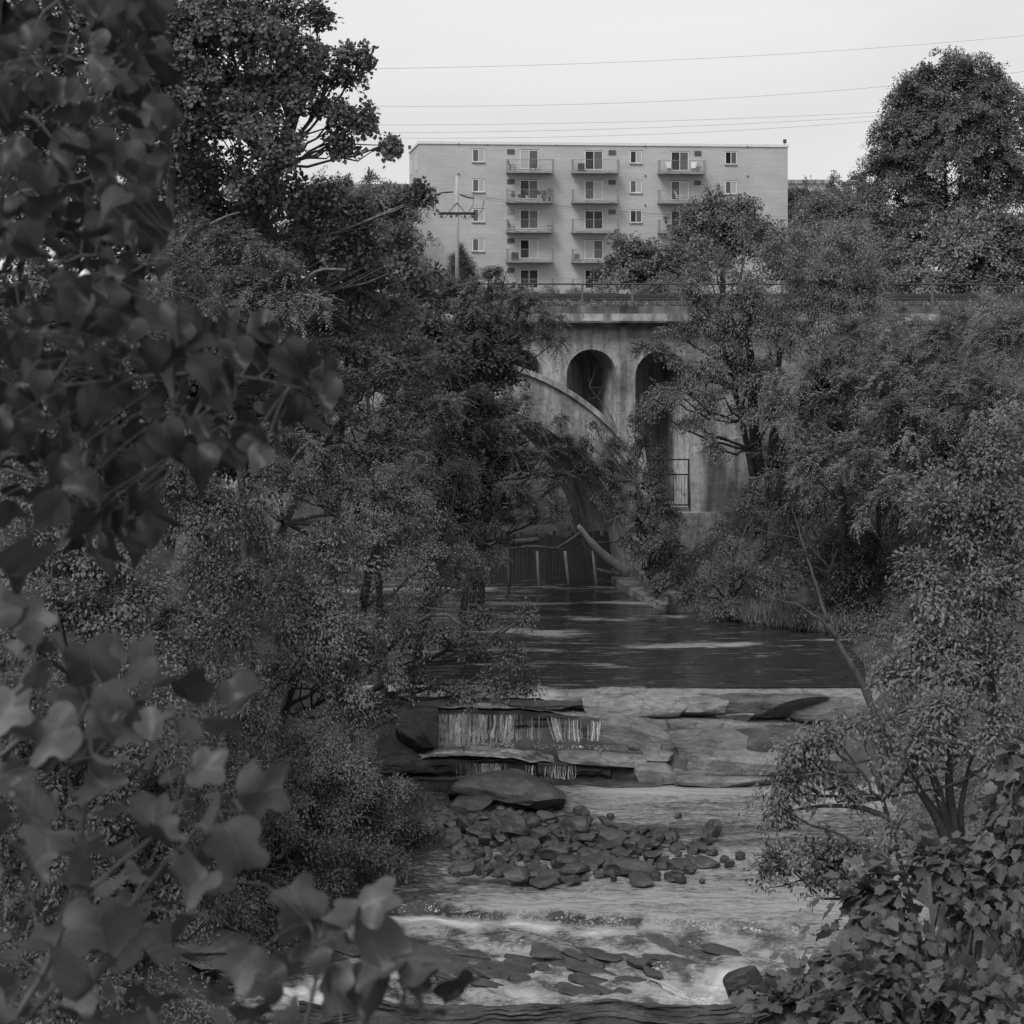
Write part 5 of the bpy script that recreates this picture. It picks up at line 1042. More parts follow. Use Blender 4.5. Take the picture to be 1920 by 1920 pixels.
LT = [
 ('locust_tree', 'feathery locust treetop below the pale limbs of the sycamore', (470, 61), [(360, 440, 60, 1.0, .7), (440, 460, 59, 1.3, .7), (520, 470, 60, 1.2, .7), (400, 540, 59, 1.5, .9), (480, 560, 58.5, 1.5, 1.0), (300, 500, 60, 1.3, .9), (560, 560, 59, 1.2, .9), (330, 610, 59, 1.5, 1.0)], 'plume', 'leaf_light'),
 ('locust_tree', 'feathery tree with light tops beside the long curved pale limb', (620, 66), [(620, 560, 65, 1.3, .9), (690, 520, 65, 1.1, .8), (660, 610, 64, 1.4, .9), (740, 590, 65, 1.2, .9), (570, 640, 63, 1.4, 1.0), (620, 700, 62, 1.5, 1.0), (700, 680, 63, 1.4, 1.0)], 'plume', 'leaf_light'),
 ('locust_tree', 'broad feathery tree right of the heart-leaved branch tip', (720, 64), [(700, 760, 62, 1.4, 1.0), (780, 700, 63, 1.3, .9), (790, 780, 62, 1.3, 1.0), (650, 820, 61, 1.4, 1.0), (740, 860, 61, 1.5, 1.0), (560, 800, 60, 1.4, 1.0), (600, 740, 61, 1.2, .8)], 'plume', 'leaf_mid'),
 ('ash_tree', 'slender open tree with visible thin branches just before the left arches', (900, 86), [(890, 560, 84, 1.0, .9), (930, 600, 84, 1.2, .8), (980, 580, 84, .9, .6), (1000, 630, 84, 1.0, .5), (1045, 640, 84, .5, .3), (880, 650, 84, 1.4, .9), (830, 620, 84, 1.2, .9), (940, 690, 84, 1.1, .6), (915, 535, 84, .5, .6), (1030, 600, 84, .5, .4), (960, 540, 84, .4, .4), (840, 560, 85, 1.2, .8), (900, 620, 84, 1.3, .9), (850, 700, 84, 1.3, .9), (1000, 570, 84, .7, .5), (980, 660, 84, .9, .4), (950, 520, 84, .5, .5), (900, 700, 84, 1.2, .6)], 'plume', 'leaf_mid'),
 ('ash_tree', 'drooping tree whose branches reach across the large arch from the left', (860, 82), [(870, 760, 80, 1.3, .9), (930, 780, 80, 1.2, .7), (960, 840, 80, 1.1, .6), (880, 850, 79, 1.5, .9), (1000, 860, 80, .8, .4), (920, 920, 79, 1.3, .7), (830, 800, 80, 1.4, 1.0), (960, 735, 81, .8, .35), (930, 850, 80, 1.3, .8), (1000, 900, 80, 1.0, .5), (1040, 860, 80, .6, .3), (900, 800, 80, 1.3, .8), (980, 800, 80, .7, .4), (970, 930, 80, 1.0, .5), (1060, 900, 80, .4, .2), (1030, 930, 80, .6, .25), (990, 760, 81, .5, .25), (1050, 780, 82, .3, .2), (940, 980, 80, .9, .3)], 'plume', 'leaf_mid'),
 ('thicket_tree', 'dark tree standing in the shade beneath the left end of the large arch', (880, 88), [(860, 960, 85, 1.5, .9), (930, 970, 86, 1.2, .6), (800, 940, 84, 1.6, 1.2), (990, 950, 87, .8, .4), (870, 1030, 85, 1.3, .7), (1050, 950, 87, .6, .25), (940, 1010, 86, .9, .3), (800, 1040, 84, 1.4, .9), (1010, 975, 87, .8, .3)], 'small', 'leaf_dark'),
 ('willow_tree', 'mid-grey fine-leaved tree in the middle of the left bank', (640, 62), [(640, 920, 60, 1.6, 1.1), (720, 950, 60, 1.5, 1.1), (790, 940, 61, 1.2, 1.0), (560, 900, 59, 1.4, 1.1), (700, 1040, 59, 1.8, 1.1), (790, 1030, 60, 1.3, .9), (850, 1010, 62, .9, .7)], 'small', 'leaf_mid'),
 ('willow_tree', 'fine-leaved tree leaning over the far end of the upper water', (760, 64), [(860, 900, 66, 1.0, .8), (900, 1000, 66, .9, .6), (860, 1060, 64, 1.1, .7), (800, 1100, 62, 1.3, .8), (740, 1130, 60, 1.4, .9), (930, 1040, 66, .5, .3)], 'small', 'leaf_mid'),
 ('overhanging_tree', 'dark tree sending thin leafy sprays out over the water above the waterfall', (560, 60), [(760, 1200, 58, 1.1, .8), (830, 1180, 58, .8, .5), (880, 1230, 58, .7, .45), (930, 1270, 58, .7, .3), (975, 1290, 58, .45, .2), (900, 1150, 59, .6, .4), (850, 1290, 58, .7, .3), (790, 1280, 58, .7, .4), (960, 1230, 58, .35, .25), (990, 1150, 60, .2, .15), (940, 1190, 59, .4, .25)], 'spray', 'leaf_dark'),
 ('hanging_tree', 'dense dark tree filling the left bank beside the waterfall', (520, 58), [(600, 1060, 57, 1.7, 1.2), (520, 1130, 56, 1.6, 1.2), (620, 1180, 56, 1.6, 1.2), (700, 1230, 57, 1.1, .9), (550, 1260, 55, 1.6, 1.1), (640, 1300, 55, 1.4, 1.0), (690, 1360, 56, .8, .7)], 'spray', 'leaf_mid'),
 ('bank_tree', 'leafy bush-like tree over the foot of the left bank beside the stone bar', (640, 55), [(600, 1400, 53, 1.5, 1.0), (680, 1440, 54, 1.2, .8), (740, 1480, 55, .9, .6), (620, 1500, 53, 1.6, 1.0), (700, 1550, 54, 1.3, .8), (770, 1560, 55.5, .9, .7), (540, 1480, 52, 1.3, 1.0), (810, 1590, 56, .5, .4)], 'small', 'leaf_mid'),
 ('bank_tree', 'dark low tree hanging over the shore below the bush-like one', (560, 52), [(600, 1600, 51, 1.3, .8), (520, 1580, 50, 1.3, 1.0), (560, 1660, 50, 1.1, .7), (480, 1660, 49, 1.2, .8), (680, 1610, 52, 1.0, .6), (420, 1600, 48, 1.3, 1.1), (470, 1720, 48, .8, .5), (400, 1700, 47, 1.0, .7)], 'spray', 'leaf_dark'),
 ('maple_tree', 'rounded maple with dense small leaves at the left edge under the heart-shaped leaves', (140, 46), [(60, 940, 44, 1.4, 1.0), (180, 1060, 43, 1.3, .9), (260, 1130, 43, 1.0, .8), (120, 1170, 42, 1.4, 1.1), (240, 1260, 42, 1.3, 1.0), (80, 1060, 44, 1.2, .9), (310, 1220, 43, .7, .7), (330, 1150, 44, .5, .5), (20, 1200, 42, 1.0, 1.0)], 'star', 'leaf_mid'),
 ('maple_tree', 'tall shadowy tree between the rounded maple and the mid bank trees', (380, 56), [(380, 960, 53, 1.4, 1.0), (430, 1080, 52, 1.4, 1.2), (330, 940, 53, 1.2, 1.0), (470, 980, 54, 1.2, .9), (400, 1200, 51, 1.4, 1.1), (460, 1320, 50, 1.4, 1.1), (420, 1440, 49, 1.4, 1.1), (350, 860, 54, 1.2, .8)], 'spray', 'leaf_dark'),
 ('maple_tree', 'shrubby maple low on the left bank behind the lobed blurred leaves', (250, 40), [(260, 1420, 38, 1.2, .9), (340, 1500, 39, 1.1, .9), (180, 1520, 37, 1.3, 1.1), (300, 1620, 38, 1.3, 1.0), (380, 1680, 40, .8, .6), (200, 1720, 37, 1.4, 1.0), (80, 1620, 36, 1.4, 1.3), (60, 1420, 37, 1.3, 1.2), (100, 1820, 35, 1.5, 1.0), (280, 1800, 37, .7, .5)], 'star', 'leaf_dark'),
 ('backdrop_tree', 'dark tree behind the top of the heart-leaved branches at the left edge', (60, 70), [(60, 400, 68, 2.6, 2.2), (200, 420, 68, 2.0, 2.0), (80, 600, 66, 2.6, 2.0), (220, 600, 66, 2.0, 1.6), (100, 780, 64, 2.6, 1.8), (240, 760, 63, 1.8, 1.4), (200, 240, 69, 2.0, 1.8), (60, 200, 70, 2.6, 2.4), (100, 40, 70, 2.4, 2.2), (260, 60, 69, 1.8, 1.8), (340, 500, 68, 2.0, 1.6), (430, 520, 68, 1.8, 1.4), (320, 400, 69, 2.0, 1.8), (420, 440, 69, 1.6, 1.2), (510, 500, 70, 1.6, 1.2)], 'far', 'leaf_mid'),
 ('backdrop_tree', 'dark tree closing the left bank behind the feathery locusts', (500, 72), [(420, 660, 70, 2.0, 1.5), (500, 720, 70, 2.0, 1.5), (330, 720, 69, 2.0, 1.5), (760, 560, 74, 1.6, 1.2), (800, 640, 75, 1.3, 1.2), (420, 820, 66, 2.0, 1.4), (520, 860, 66, 1.8, 1.3), (740, 660, 72, 1.6, 1.3), (790, 540, 76, 1.0, .8), (850, 720, 83, 2.0, 1.4), (900, 640, 85, 1.6, 1.2), (880, 820, 83, 1.9, 1.3), (860, 920, 83, 1.8, 1.3), (840, 1020, 82, 1.6, 1.0), (940, 870, 84, 1.1, .9), (930, 720, 86, 1.1, .8), (820, 570, 84, 1.4, 1.0)], 'far', 'leaf_dark')]
for i, (nm, lab, (fx_, fd), bl, sp, mt) in enumerate(LT):
    tree(nm, lab, 'tree', foot(fx_, fd), bl, sp, mt, 220+i, group=GL, tr=.16, dmul=1.15, hollow=.45,
         extra={'ash_tree': [([(870, 830, 84), (880, 740, 84), (900, 660, 84), (930, 600, 84)], .10, .03), ([(880, 740, 84), (950, 670, 84), (1010, 630, 84), (1050, 640, 84)], .04, .012)] if i == 3 else [([(860, 900, 80), (900, 830, 80), (940, 760, 81), (960, 730, 81)], .09, .03), ([(880, 870, 80), (940, 850, 80), (1000, 862, 80)], .04, .012)],
                'overhanging_tree': [([(690, 1260, 60), (760, 1180, 58.5), (830, 1130, 58), (880, 1190, 58), (920, 1230, 58), (985, 1290, 58)], .09, .012), ([(800, 1140, 58), (900, 1150, 58.5), (985, 1160, 59)], .03, .01)],
                'bank_tree': [([(560, 1560, 53), (620, 1540, 53), (680, 1530, 53.5), (760, 1555, 54)], .09, .03)] if i == 10 else None}.get(nm))
# --- right bank
GR = 'trees of the right bank'
RT = [
 ('hardwood_tree', 'dark-trunked tree before the right end of the viaduct, its branch reaching the middle arch', (1425, 90), [(1290, 560, 88, 1.2, .8), (1340, 500, 88, 1.1, .8), (1400, 540, 88, 1.4, 1.0), (1450, 490, 89, 1.0, .8), (1330, 620, 87, 1.5, .8), (1250, 670, 87, 1.1, .6), (1210, 650, 87, .5, .3), (1420, 620, 87, 1.6, 1.0), (1280, 740, 86, 1.5, .7), (1220, 770, 86, .8, .45), (1360, 760, 86, 1.3, .7), (1330, 830, 86, .9, .5), (1400, 450, 90, .7, .5), (1370, 690, 86, 1.4, .8), (1310, 690, 86, 1.2, .8), (1420, 700, 86, 1.5, 1.1), (1450, 780, 85, 1.4, 1.0), (1250, 620, 87, .8, .4), (1290, 800, 86, .9, .5), (1380, 580, 87, 1.5, 1.0), (1300, 520, 88, .9, .6), (1250, 740, 86, .7, .4), (1360, 640, 87, 1.3, .7)], 'spray', 'leaf_mid'),
 ('hardwood_tree', 'pale upright fine-leaved tree right of the dark-trunked one', (1590, 92), [(1540, 520, 91, 1.6, 1.4), (1610, 500, 92, 1.5, 1.5), (1640, 570, 91, 1.2, 1.2), (1560, 600, 90, 1.7, 1.3), (1500, 460, 93, 1.1, 1.0), (1570, 440, 93, 1.2, 1.0), (1600, 680, 89, 1.4, 1.1), (1500, 640, 89, 1.3, 1.0), (1500, 555, 91, 1.4, 1.1), (1580, 560, 90, 1.6, 1.2), (1630, 610, 89, 1.3, 1.0), (1450, 580, 90, 1.2, .9), (1620, 440, 93, 1.0, .9)], 'small', 'leaf_light'),
 ('bank_thicket', 'dark thicket tree beneath the dark-trunked tree beside the buttress', (1430, 86), [(1420, 700, 86, .9, .7), (1470, 740, 86, .9, .9), (1450, 860, 84, 1.0, .8), (1500, 850, 84, 1.2, 1.0), (1410, 920, 83, .9, .5)], 'spray', 'leaf_dark'),
 ('box_elder', 'wide pale feathery tree spreading over the middle of the right bank', (1640, 76), [(1600, 740, 75, 1.3, .8), (1680, 700, 75, 1.5, 1.0), (1760, 660, 75, 1.6, 1.1), (1840, 620, 75, 1.5, 1.0), (1900, 650, 75, 1.4, 1.1), (1700, 800, 73, 1.8, 1.1), (1600, 860, 73, 1.6, 1.0), (1800, 760, 73, 1.8, 1.2), (1540, 900, 73, 1.2, .8), (1650, 940, 72, 1.5, .9), (1740, 900, 72, 1.6, 1.0), (1880, 760, 73, 1.6, 1.2), (1530, 700, 77, 1.3, .9), (1500, 800, 77, 1.2, .9), (1590, 650, 78, 1.3, 1.0), (1480, 900, 78, 1.2, .8), (1660, 620, 80, 1.3, 1.0)], 'plume', 'leaf_light'),
 ('box_elder', 'tree with light tops just below the right railing', (1820, 84), [(1720, 620, 84, 1.0, .8), (1770, 600, 84, 1.1, .7), (1840, 575, 84, 1.0, .8), (1900, 585, 84, 1.1, .9), (1700, 680, 83, 1.2, .8), (1660, 640, 85, .9, .6)], 'small', 'leaf_light'),
 ('riverside_bush', 'dark vine-covered bush on the retaining wall beside the big arch foot', (1230, 90), [(1225, 900, 89, .8, .7), (1240, 960, 88, .9, .8), (1250, 1030, 87, .8, .9), (1180, 870, 91, .6, .45), (1140, 870, 92, .5, .3), (1190, 930, 90, .6, .5), (1270, 1090, 86, .6, .5), (1200, 1000, 89, .35, .6), (1100, 830, 93, .35, .25), (1210, 830, 92, .5, .4), (1230, 1060, 87, .5, .8), (1110, 880, 91, .7, .3), (1150, 920, 90, .6, .35), (1240, 860, 90, .7, .5), (1205, 1050, 86, .45, .7), (1190, 790, 91, .4, .3), (1260, 1010, 86, .7, .7), (1080, 850, 92, .5, .25), (1230, 930, 88, .8, .6), (1225, 1000, 84, .7, .7), (1250, 1080, 82, .6, .5), (1200, 960, 87, .6, .5), (1240, 1110, 82, .35, .3), (1285, 1120, 81, .5, .3), (1215, 890, 89, .8, .5), (1160, 960, 88, .45, .3), (1120, 930, 89, .4, .25), (1090, 870, 90, .5, .25), (1060, 830, 91, .4, .2), (1150, 840, 90, .6, .3), (1175, 1010, 87, .25, .4), (1110, 790, 92, .4, .2)], 'spray', 'leaf_dark'),
 ('riverside_bush', 'pale-topped bush behind the upper water, right of the vine-covered one', (1370, 82), [(1360, 1000, 81, 1.1, .8), (1420, 960, 82, 1.0, .8), (1330, 1070, 80, .9, .8), (1400, 1080, 79, 1.2, .8), (1310, 1120, 80, .6, .5), (1360, 1140, 79, .8, .5), (1460, 1030, 80, 1.2, .9)], 'small', 'leaf_mid'),
 ('riverside_bush', 'broad dark bush overhanging the right shore above the seeding grass', (1530, 76), [(1500, 1080, 76, 1.3, .9), (1570, 1040, 76, 1.4, 1.0), (1610, 1120, 75, 1.2, .9), (1540, 1140, 75.5, 1.0, .5), (1650, 1180, 74, 1.0, .7), (1480, 960, 79, 1.3, .9), (1560, 960, 77, 1.4, .9), (1640, 1040, 75, 1.3, 1.0), (1600, 1190, 74.5, .8, .4)], 'spray', 'leaf_dark'),
 ('maple_tree', 'large light maple filling the right edge above the multi-stemmed tree', (1900, 44), [(1800, 900, 42, .9, .8), (1860, 850, 42, .9, .7), (1780, 1000, 41, .9, .8), (1860, 980, 41, 1.2, 1.0), (1740, 1100, 40, .9, .8), (1820, 1120, 40, 1.1, .9), (1900, 1080, 40, 1.1, 1.0), (1720, 1200, 40, .8, .7), (1800, 1240, 39, 1.1, .8), (1890, 1230, 39, 1.0, .9), (1690, 1260, 40, .5, .4), (1900, 780, 43, .7, .7), (1760, 950, 42, .5, .5)], 'star', 'leaf_right'),
 ('multi_stem_tree', 'low spreading tree with dark curving stems leaning out over the pool', (1790, 38), [(1540, 1395, 37, .75, .30), (1620, 1365, 37, .85, .30), (1720, 1350, 37, .9, .35), (1480, 1470, 37, .5, .20), (1560, 1475, 37, .7, .16), (1650, 1430, 36.5, .9, .28), (1740, 1385, 36.5, .8, .25), (1880, 1370, 36.5, .8, .4), (1600, 1585, 36.5, .6, .16), (1520, 1600, 36.5, .45, .14), (1680, 1570, 36, .45, .18), (1455, 1618, 36.5, .28, .10), (1465, 1520, 37, .4, .16), (1890, 1440, 36, .6, .4), (1800, 1310, 37, 1.0, .4), (1550, 1635, 36.5, .35, .10), (1500, 1430, 37, .4, .18)], 'spray', 'leaf_mid'),
 ('backdrop_thicket', 'dark tree deep in the right bank seen through the pale feathery one', (1780, 88), [(1680, 760, 84, 2.0, 1.4), (1800, 840, 82, 2.2, 1.6), (1880, 900, 80, 2.0, 1.8), (1700, 1000, 80, 2.0, 1.6), (1560, 820, 84, 1.5, 1.0), (1620, 1080, 78, 1.6, 1.2), (1780, 1100, 76, 1.8, 1.6)], 'far', 'leaf_dark')]
STEMS = [([(1790, 1640, 37.5), (1770, 1560, 37), (1745, 1510, 37), (1720, 1480, 37), (1710, 1430, 37)], .13, .05), ([(1795, 1630, 37.5), (1775, 1540, 37), (1755, 1470, 36.8), (1742, 1430, 36.8), (1700, 1410, 37)], .12, .05), ([(1800, 1620, 37.5), (1785, 1530, 37), (1778, 1470, 37), (1780, 1400, 37), (1800, 1330, 37)], .12, .05), ([(1805, 1600, 37.5), (1800, 1520, 37), (1812, 1460, 37), (1830, 1390, 37)], .08, .03),
         ([(1730, 1600, 37), (1690, 1550, 36.8), (1640, 1515, 36.8), (1560, 1508, 37), (1500, 1515, 37), (1460, 1528, 37)], .08, .015), ([(1720, 1580, 37), (1650, 1600, 36.6), (1560, 1625, 36.6), (1480, 1660, 36.6), (1440, 1665, 36.6)], .04, .008), ([(1560, 1625, 36.6), (1530, 1640, 36.6), (1510, 1665, 36.6)], .02, .006)]
for i, (nm, lab, (fx_, fd), bl, sp, mt) in enumerate(RT):
    ex = {0: [([(1425, 900, 90), (1410, 780, 89.5), (1412, 700, 89), (1400, 620, 88), (1420, 540, 88)], .30, .10), ([(1408, 720, 89), (1370, 660, 88), (1320, 600, 87.5), (1290, 590, 87)], .11, .03), ([(1455, 880, 90), (1450, 760, 89.5), (1465, 640, 89), (1460, 560, 89)], .2, .08)],
          1: [([(1590, 900, 92), (1585, 780, 91.5), (1560, 700, 91), (1490, 640, 90)], .16, .05)], 7: [([(1585, 1080, 76), (1580, 960, 75.5), (1575, 900, 75)], .22, .16)], 9: STEMS}.get(i)
    tree(nm, lab, 'bush' if 'bush' in nm else 'tree', foot(fx_, fd), bl, sp, mt, 320+i, group=GR, tr=.16 if i != 9 else .1, dmul=1.15 if i != 9 else 1.0, hollow=.45, extra=ex)
tree('sycamore_sapling', 'young sycamore with big soft lobed leaves in the lower right corner', 'tree', foot(1900, 17), [(1850, 1660, 16, .45, .4), (1700, 1730, 15, .58, .45), (1915, 1440, 16.5, .28, .4), (1590, 1810, 14.8, .52, .38), (1760, 1870, 14, .75, .5), (1905, 1740, 15, .55, .55), (1660, 1690, 15.5, .25, .2), (1540, 1860, 14.6, .34, .28), (1915, 1570, 16, .32, .45), (1490, 1915, 14.2, .28, .14), (1860, 1900, 13.6, .6, .45), (1620, 1915, 13.8, .6, .3), (1780, 1640, 16, .28, .2)], 'bigstar', 'leaf_lobed', 401, tr=.05, group=GR, dmul=1.05, hollow=.5)
# bare leaning tree
dt = empty('dead_tree', foot(1660, 50), 'bare dead tree leaning left over the right shore, with a fork and thin twigs', 'dead tree')
b0 = np.array(dt.location); m = MB()
def br(pts, r0, r1, n=12, k=6):
    q = np.array([P(*p) for p in pts]); tt = np.linspace(0, 1, n); ss = np.linspace(0, 1, len(q)); qq = np.stack([np.interp(tt, ss, q[:, i]) for i in range(3)], 1); qq[1:-1] = (qq[:-2]+2*qq[1:-1]+qq[2:])/4
    qq[1:-1] += np.random.default_rng(int(pts[0][0])).normal(0, .015, (n-2, 3)); m.tube(qq-b0, np.linspace(r0, r1, n), k)
br([(1672, 1420, 50), (1640, 1342, 50), (1610, 1270, 50), (1570, 1200, 50.2), (1552, 1170, 50.3)], .12, .055); br([(1552, 1170, 50.3), (1535, 1110, 50.5), (1515, 1050, 50.7), (1500, 1000, 51), (1485, 955, 51)], .055, .008); br([(1570, 1200, 50.2), (1540, 1160, 50), (1490, 1130, 50), (1440, 1120, 50)], .05, .008)
br([(1640, 1342, 50), (1630, 1290, 50.4), (1612, 1210, 50.8), (1590, 1160, 51), (1560, 1120, 51)], .035, .010); br([(1512, 1045, 50.7), (1500, 1010, 50.4), (1450, 1000, 50), (1400, 985, 50)], .02, .005); br([(1530, 1100, 50.5), (1480, 1070, 50.2), (1430, 1060, 50)], .018, .005); br([(1505, 1010, 51), (1512, 970, 51), (1508, 930, 51)], .014, .004); br([(1545, 1150, 50.4), (1520, 1120, 50.2), (1505, 1085, 50)], .015, .004)
m.build('trunk', M['dead_dark'], dt, True)
for j, (pts, lab) in enumerate([([(1500, 870, 84), (1460, 860, 83.5), (1420, 850, 83), (1380, 848, 83)], 'bare pale branching snag in front of the buttress'), ([(1155, 800, 90), (1140, 770, 90), (1120, 745, 90), (1105, 725, 90)], 'bare twiggy snag before the middle small arch')]):
    pts = [(p[0], p[1], dm(p[2])-(2 if j else 0)) for p in pts]; t = empty("bare_snag", P(*pts[0]), lab, 'branch'); b0 = np.array(t.location); m = MB(); br(pts, .022, .006)
    rr_ = np.random.default_rng(j)
    for q in range(14):
        a = pts[rr_.integers(0, 4)]; ex_, ey_ = (rr_.uniform(-40, 30), rr_.uniform(-35, 30)) if j == 0 else (rr_.uniform(-30, 25), rr_.uniform(-60, 5))
        br([a, (a[0]+ex_*.5, a[1]+ey_*.6, a[2]), (a[0]+ex_, a[1]+ey_, a[2]-.2)], .009, .003, 6, 4)
    m.build('branches', M['bark_dead'] if j else M['bark_pale'], t)
# undergrowth over the banks
def undergrowth(name, mat, n, xr, yr, sp, seed, cond=None):
    r = np.random.default_rng(seed); X = r.uniform(*xr, n); Y = r.uniform(*yr, n); xl = np.interp(Y, RD, RL); xrr = np.interp(Y, RD, RR)
    dist = np.maximum(xl-X, X-xrr); k = dist > .1
    if cond is not None: k &= cond(X, Y)
    X, Y = X[k], Y[k]; Z = ground_h(X[None], Y[None])[0]; C = np.stack([X, Y, Z+r.uniform(.1, .7, len(X))], 1); v = in_view(C, 1); C = C[v]
    O = unit(np.stack([-np.sign(C[:, 0])*.6, np.full(len(C), -.4), np.full(len(C), .7)], 1)+r.normal(0, .3, C.shape))
    Pp, D, N, L, T = cluster_leaves(C, O, sp, r, np.clip(.45+.3*vnoise(C*.8, seed), 0, 1)); NLEAF[0] += len(Pp)
    o = link(name, instance(T_QUAD, Pp, D, N, L, SPEC[sp]['W'], T, name), M[mat]); tag(o, kind='stuff')
undergrowth('undergrowth', 'leaf_mid', 5200, (-24, -3), (36, 88), 'spray', 501)
undergrowth('undergrowth', 'leaf_mid', 5200, (5, 27), (30, 88), 'spray', 502)
undergrowth('undergrowth', 'leaf_mid', 3800, (-45, 50), (92, 150), 'far', 503, lambda X, Y: (Y > 101) & ((Y < 120) | (np.abs(X) > 22)))
print('LEAVES', NLEAF[0])

# weeds along the deck edge, grass on the bar and along the right shore
def blades(name, n, px_fn, h, wdt, mat, seed, lean=.35):
    r = np.random.default_rng(seed); Pp = np.array([px_fn(r) for _ in range(n)]); D = unit(np.stack([r.normal(0, lean, n), r.normal(0, lean, n), np.ones(n)], 1)); N = unit(r.normal(size=(n, 3))+(0, -1.2, .2))
    o = link(name, instance(T_QUAD, Pp, D, N, h*r.uniform(.5, 1.3, n), wdt, np.clip(r.normal(.5, .25, n), 0, 1), name), M[mat]); tag(o, kind='stuff')
def on_bar(r):
    x = r.uniform(-3.6, .3)+r.normal(0, .3); y = r.uniform(54.6, 60.8); 
    while vnoise(np.array([[x*.9, y*.9, 3.]]), 5)[0] < .05+.22*(x+1): x = r.uniform(-3.8, .2); y = r.uniform(54.5, 61)
    return (x, y, float(bar_z(np.array([[x]]), np.array([[y]]))[0, 0])-.02)
blades('bar_grass', 9000, on_bar, .32, .06, 'leaf_mid', 701)
def shore(r):
    px = r.uniform(1375, 1600); d = 74.2+(1600-px)/225*3.5+r.uniform(0, 1.5); return ((px-960)/F*d, d, 2.5+.25*r.random())
blades('shore_grass', 5000, shore, .75, .05, 'leaf_light', 702, .22)
def deck(r):
    x = r.uniform(-25, 34); 
    while vnoise(np.array([[x*.8, 0, 7.]]), 8)[0] < -.3: x = r.uniform(-25, 34)
    return (x, VD+r.uniform(.15, 1.2), fz(574)-.02)
blades('deck_weeds', 9000, deck, .26, .22, 'leaf_light', 703, .5)
# ------------------------------------------------------------------ near leaves, out of focus
def leaf_template(half, fold=.22, curl=.25, warp=0, seed=0):
    h = np.array(half, float); mir = h[1:-1][::-1]*(-1, 1); out = np.vstack([h, mir]); n = len(out); c = np.array((0, .42))
    dense = []
    for i in range(n):
        a, b = out[i], out[(i+1) % n]
        for t in (0, .5): dense.append(a+(b-a)*t)
    o = np.array(dense); sm = o.copy(); sm[1::2] = o[1::2]*1.0+(o[1::2]-c)*.03; n = len(sm)
    rings = [c+(sm-c)*k for k in (1.0, .68, .34)]; V = np.vstack(rings+[c[None]])
    r = np.random.default_rng(seed)
    z = fold*np.abs(V[:, 0])-curl*(V[:, 1]-.2)**2*np.sign(V[:, 1]-.2)*.8+warp*np.sin(V[:, 0]*5+V[:, 1]*4+seed)*.5
    z += warp*.5*r.normal()*V[:, 0]*V[:, 1]*3
    T = np.column_stack([V, z]); q = []
    for k in range(2):
        for i in range(n): q.append([k*n+i, k*n+(i+1) % n, (k+1)*n+(i+1) % n, (k+1)*n+i])
    tri = [[2*n+i, 2*n+(i+1) % n, 3*n] for i in range(n)]
    return T, [np.array([q]).reshape(-1, 4), np.array(tri)]
HEART = [(0, 0), (.14, -.07), (.34, -.03), (.49, .14), (.50, .36), (.38, .58), (.20, .80), (.07, .98), (0, 1.1)]
TULIP = [(0, 0), (.14, -.06), (.34, -.05), (.50, .06), (.60, .24), (.57, .38), (.44, .47), (.41, .58), (.50, .72), (.52, .88), (.40, .96), (.24, .92), (.10, .85), (0, .82)]
LOBE5 = [(0, 0), (.2, -.06), (.46, .02), (.40, .2), (.62, .48), (.38, .50), (.26, .62), (.20, .82), (0, 1.06)]
def in_poly(x, y, poly):
    c = False; n = len(poly)
    for i in range(n):
        (xa, ya), (xb, yb) = poly[i], poly[(i+1) % n]
        if (ya > y) != (yb > y) and x < (xb-xa)*(y-ya)/(yb-ya)+xa: c = not c
    return c
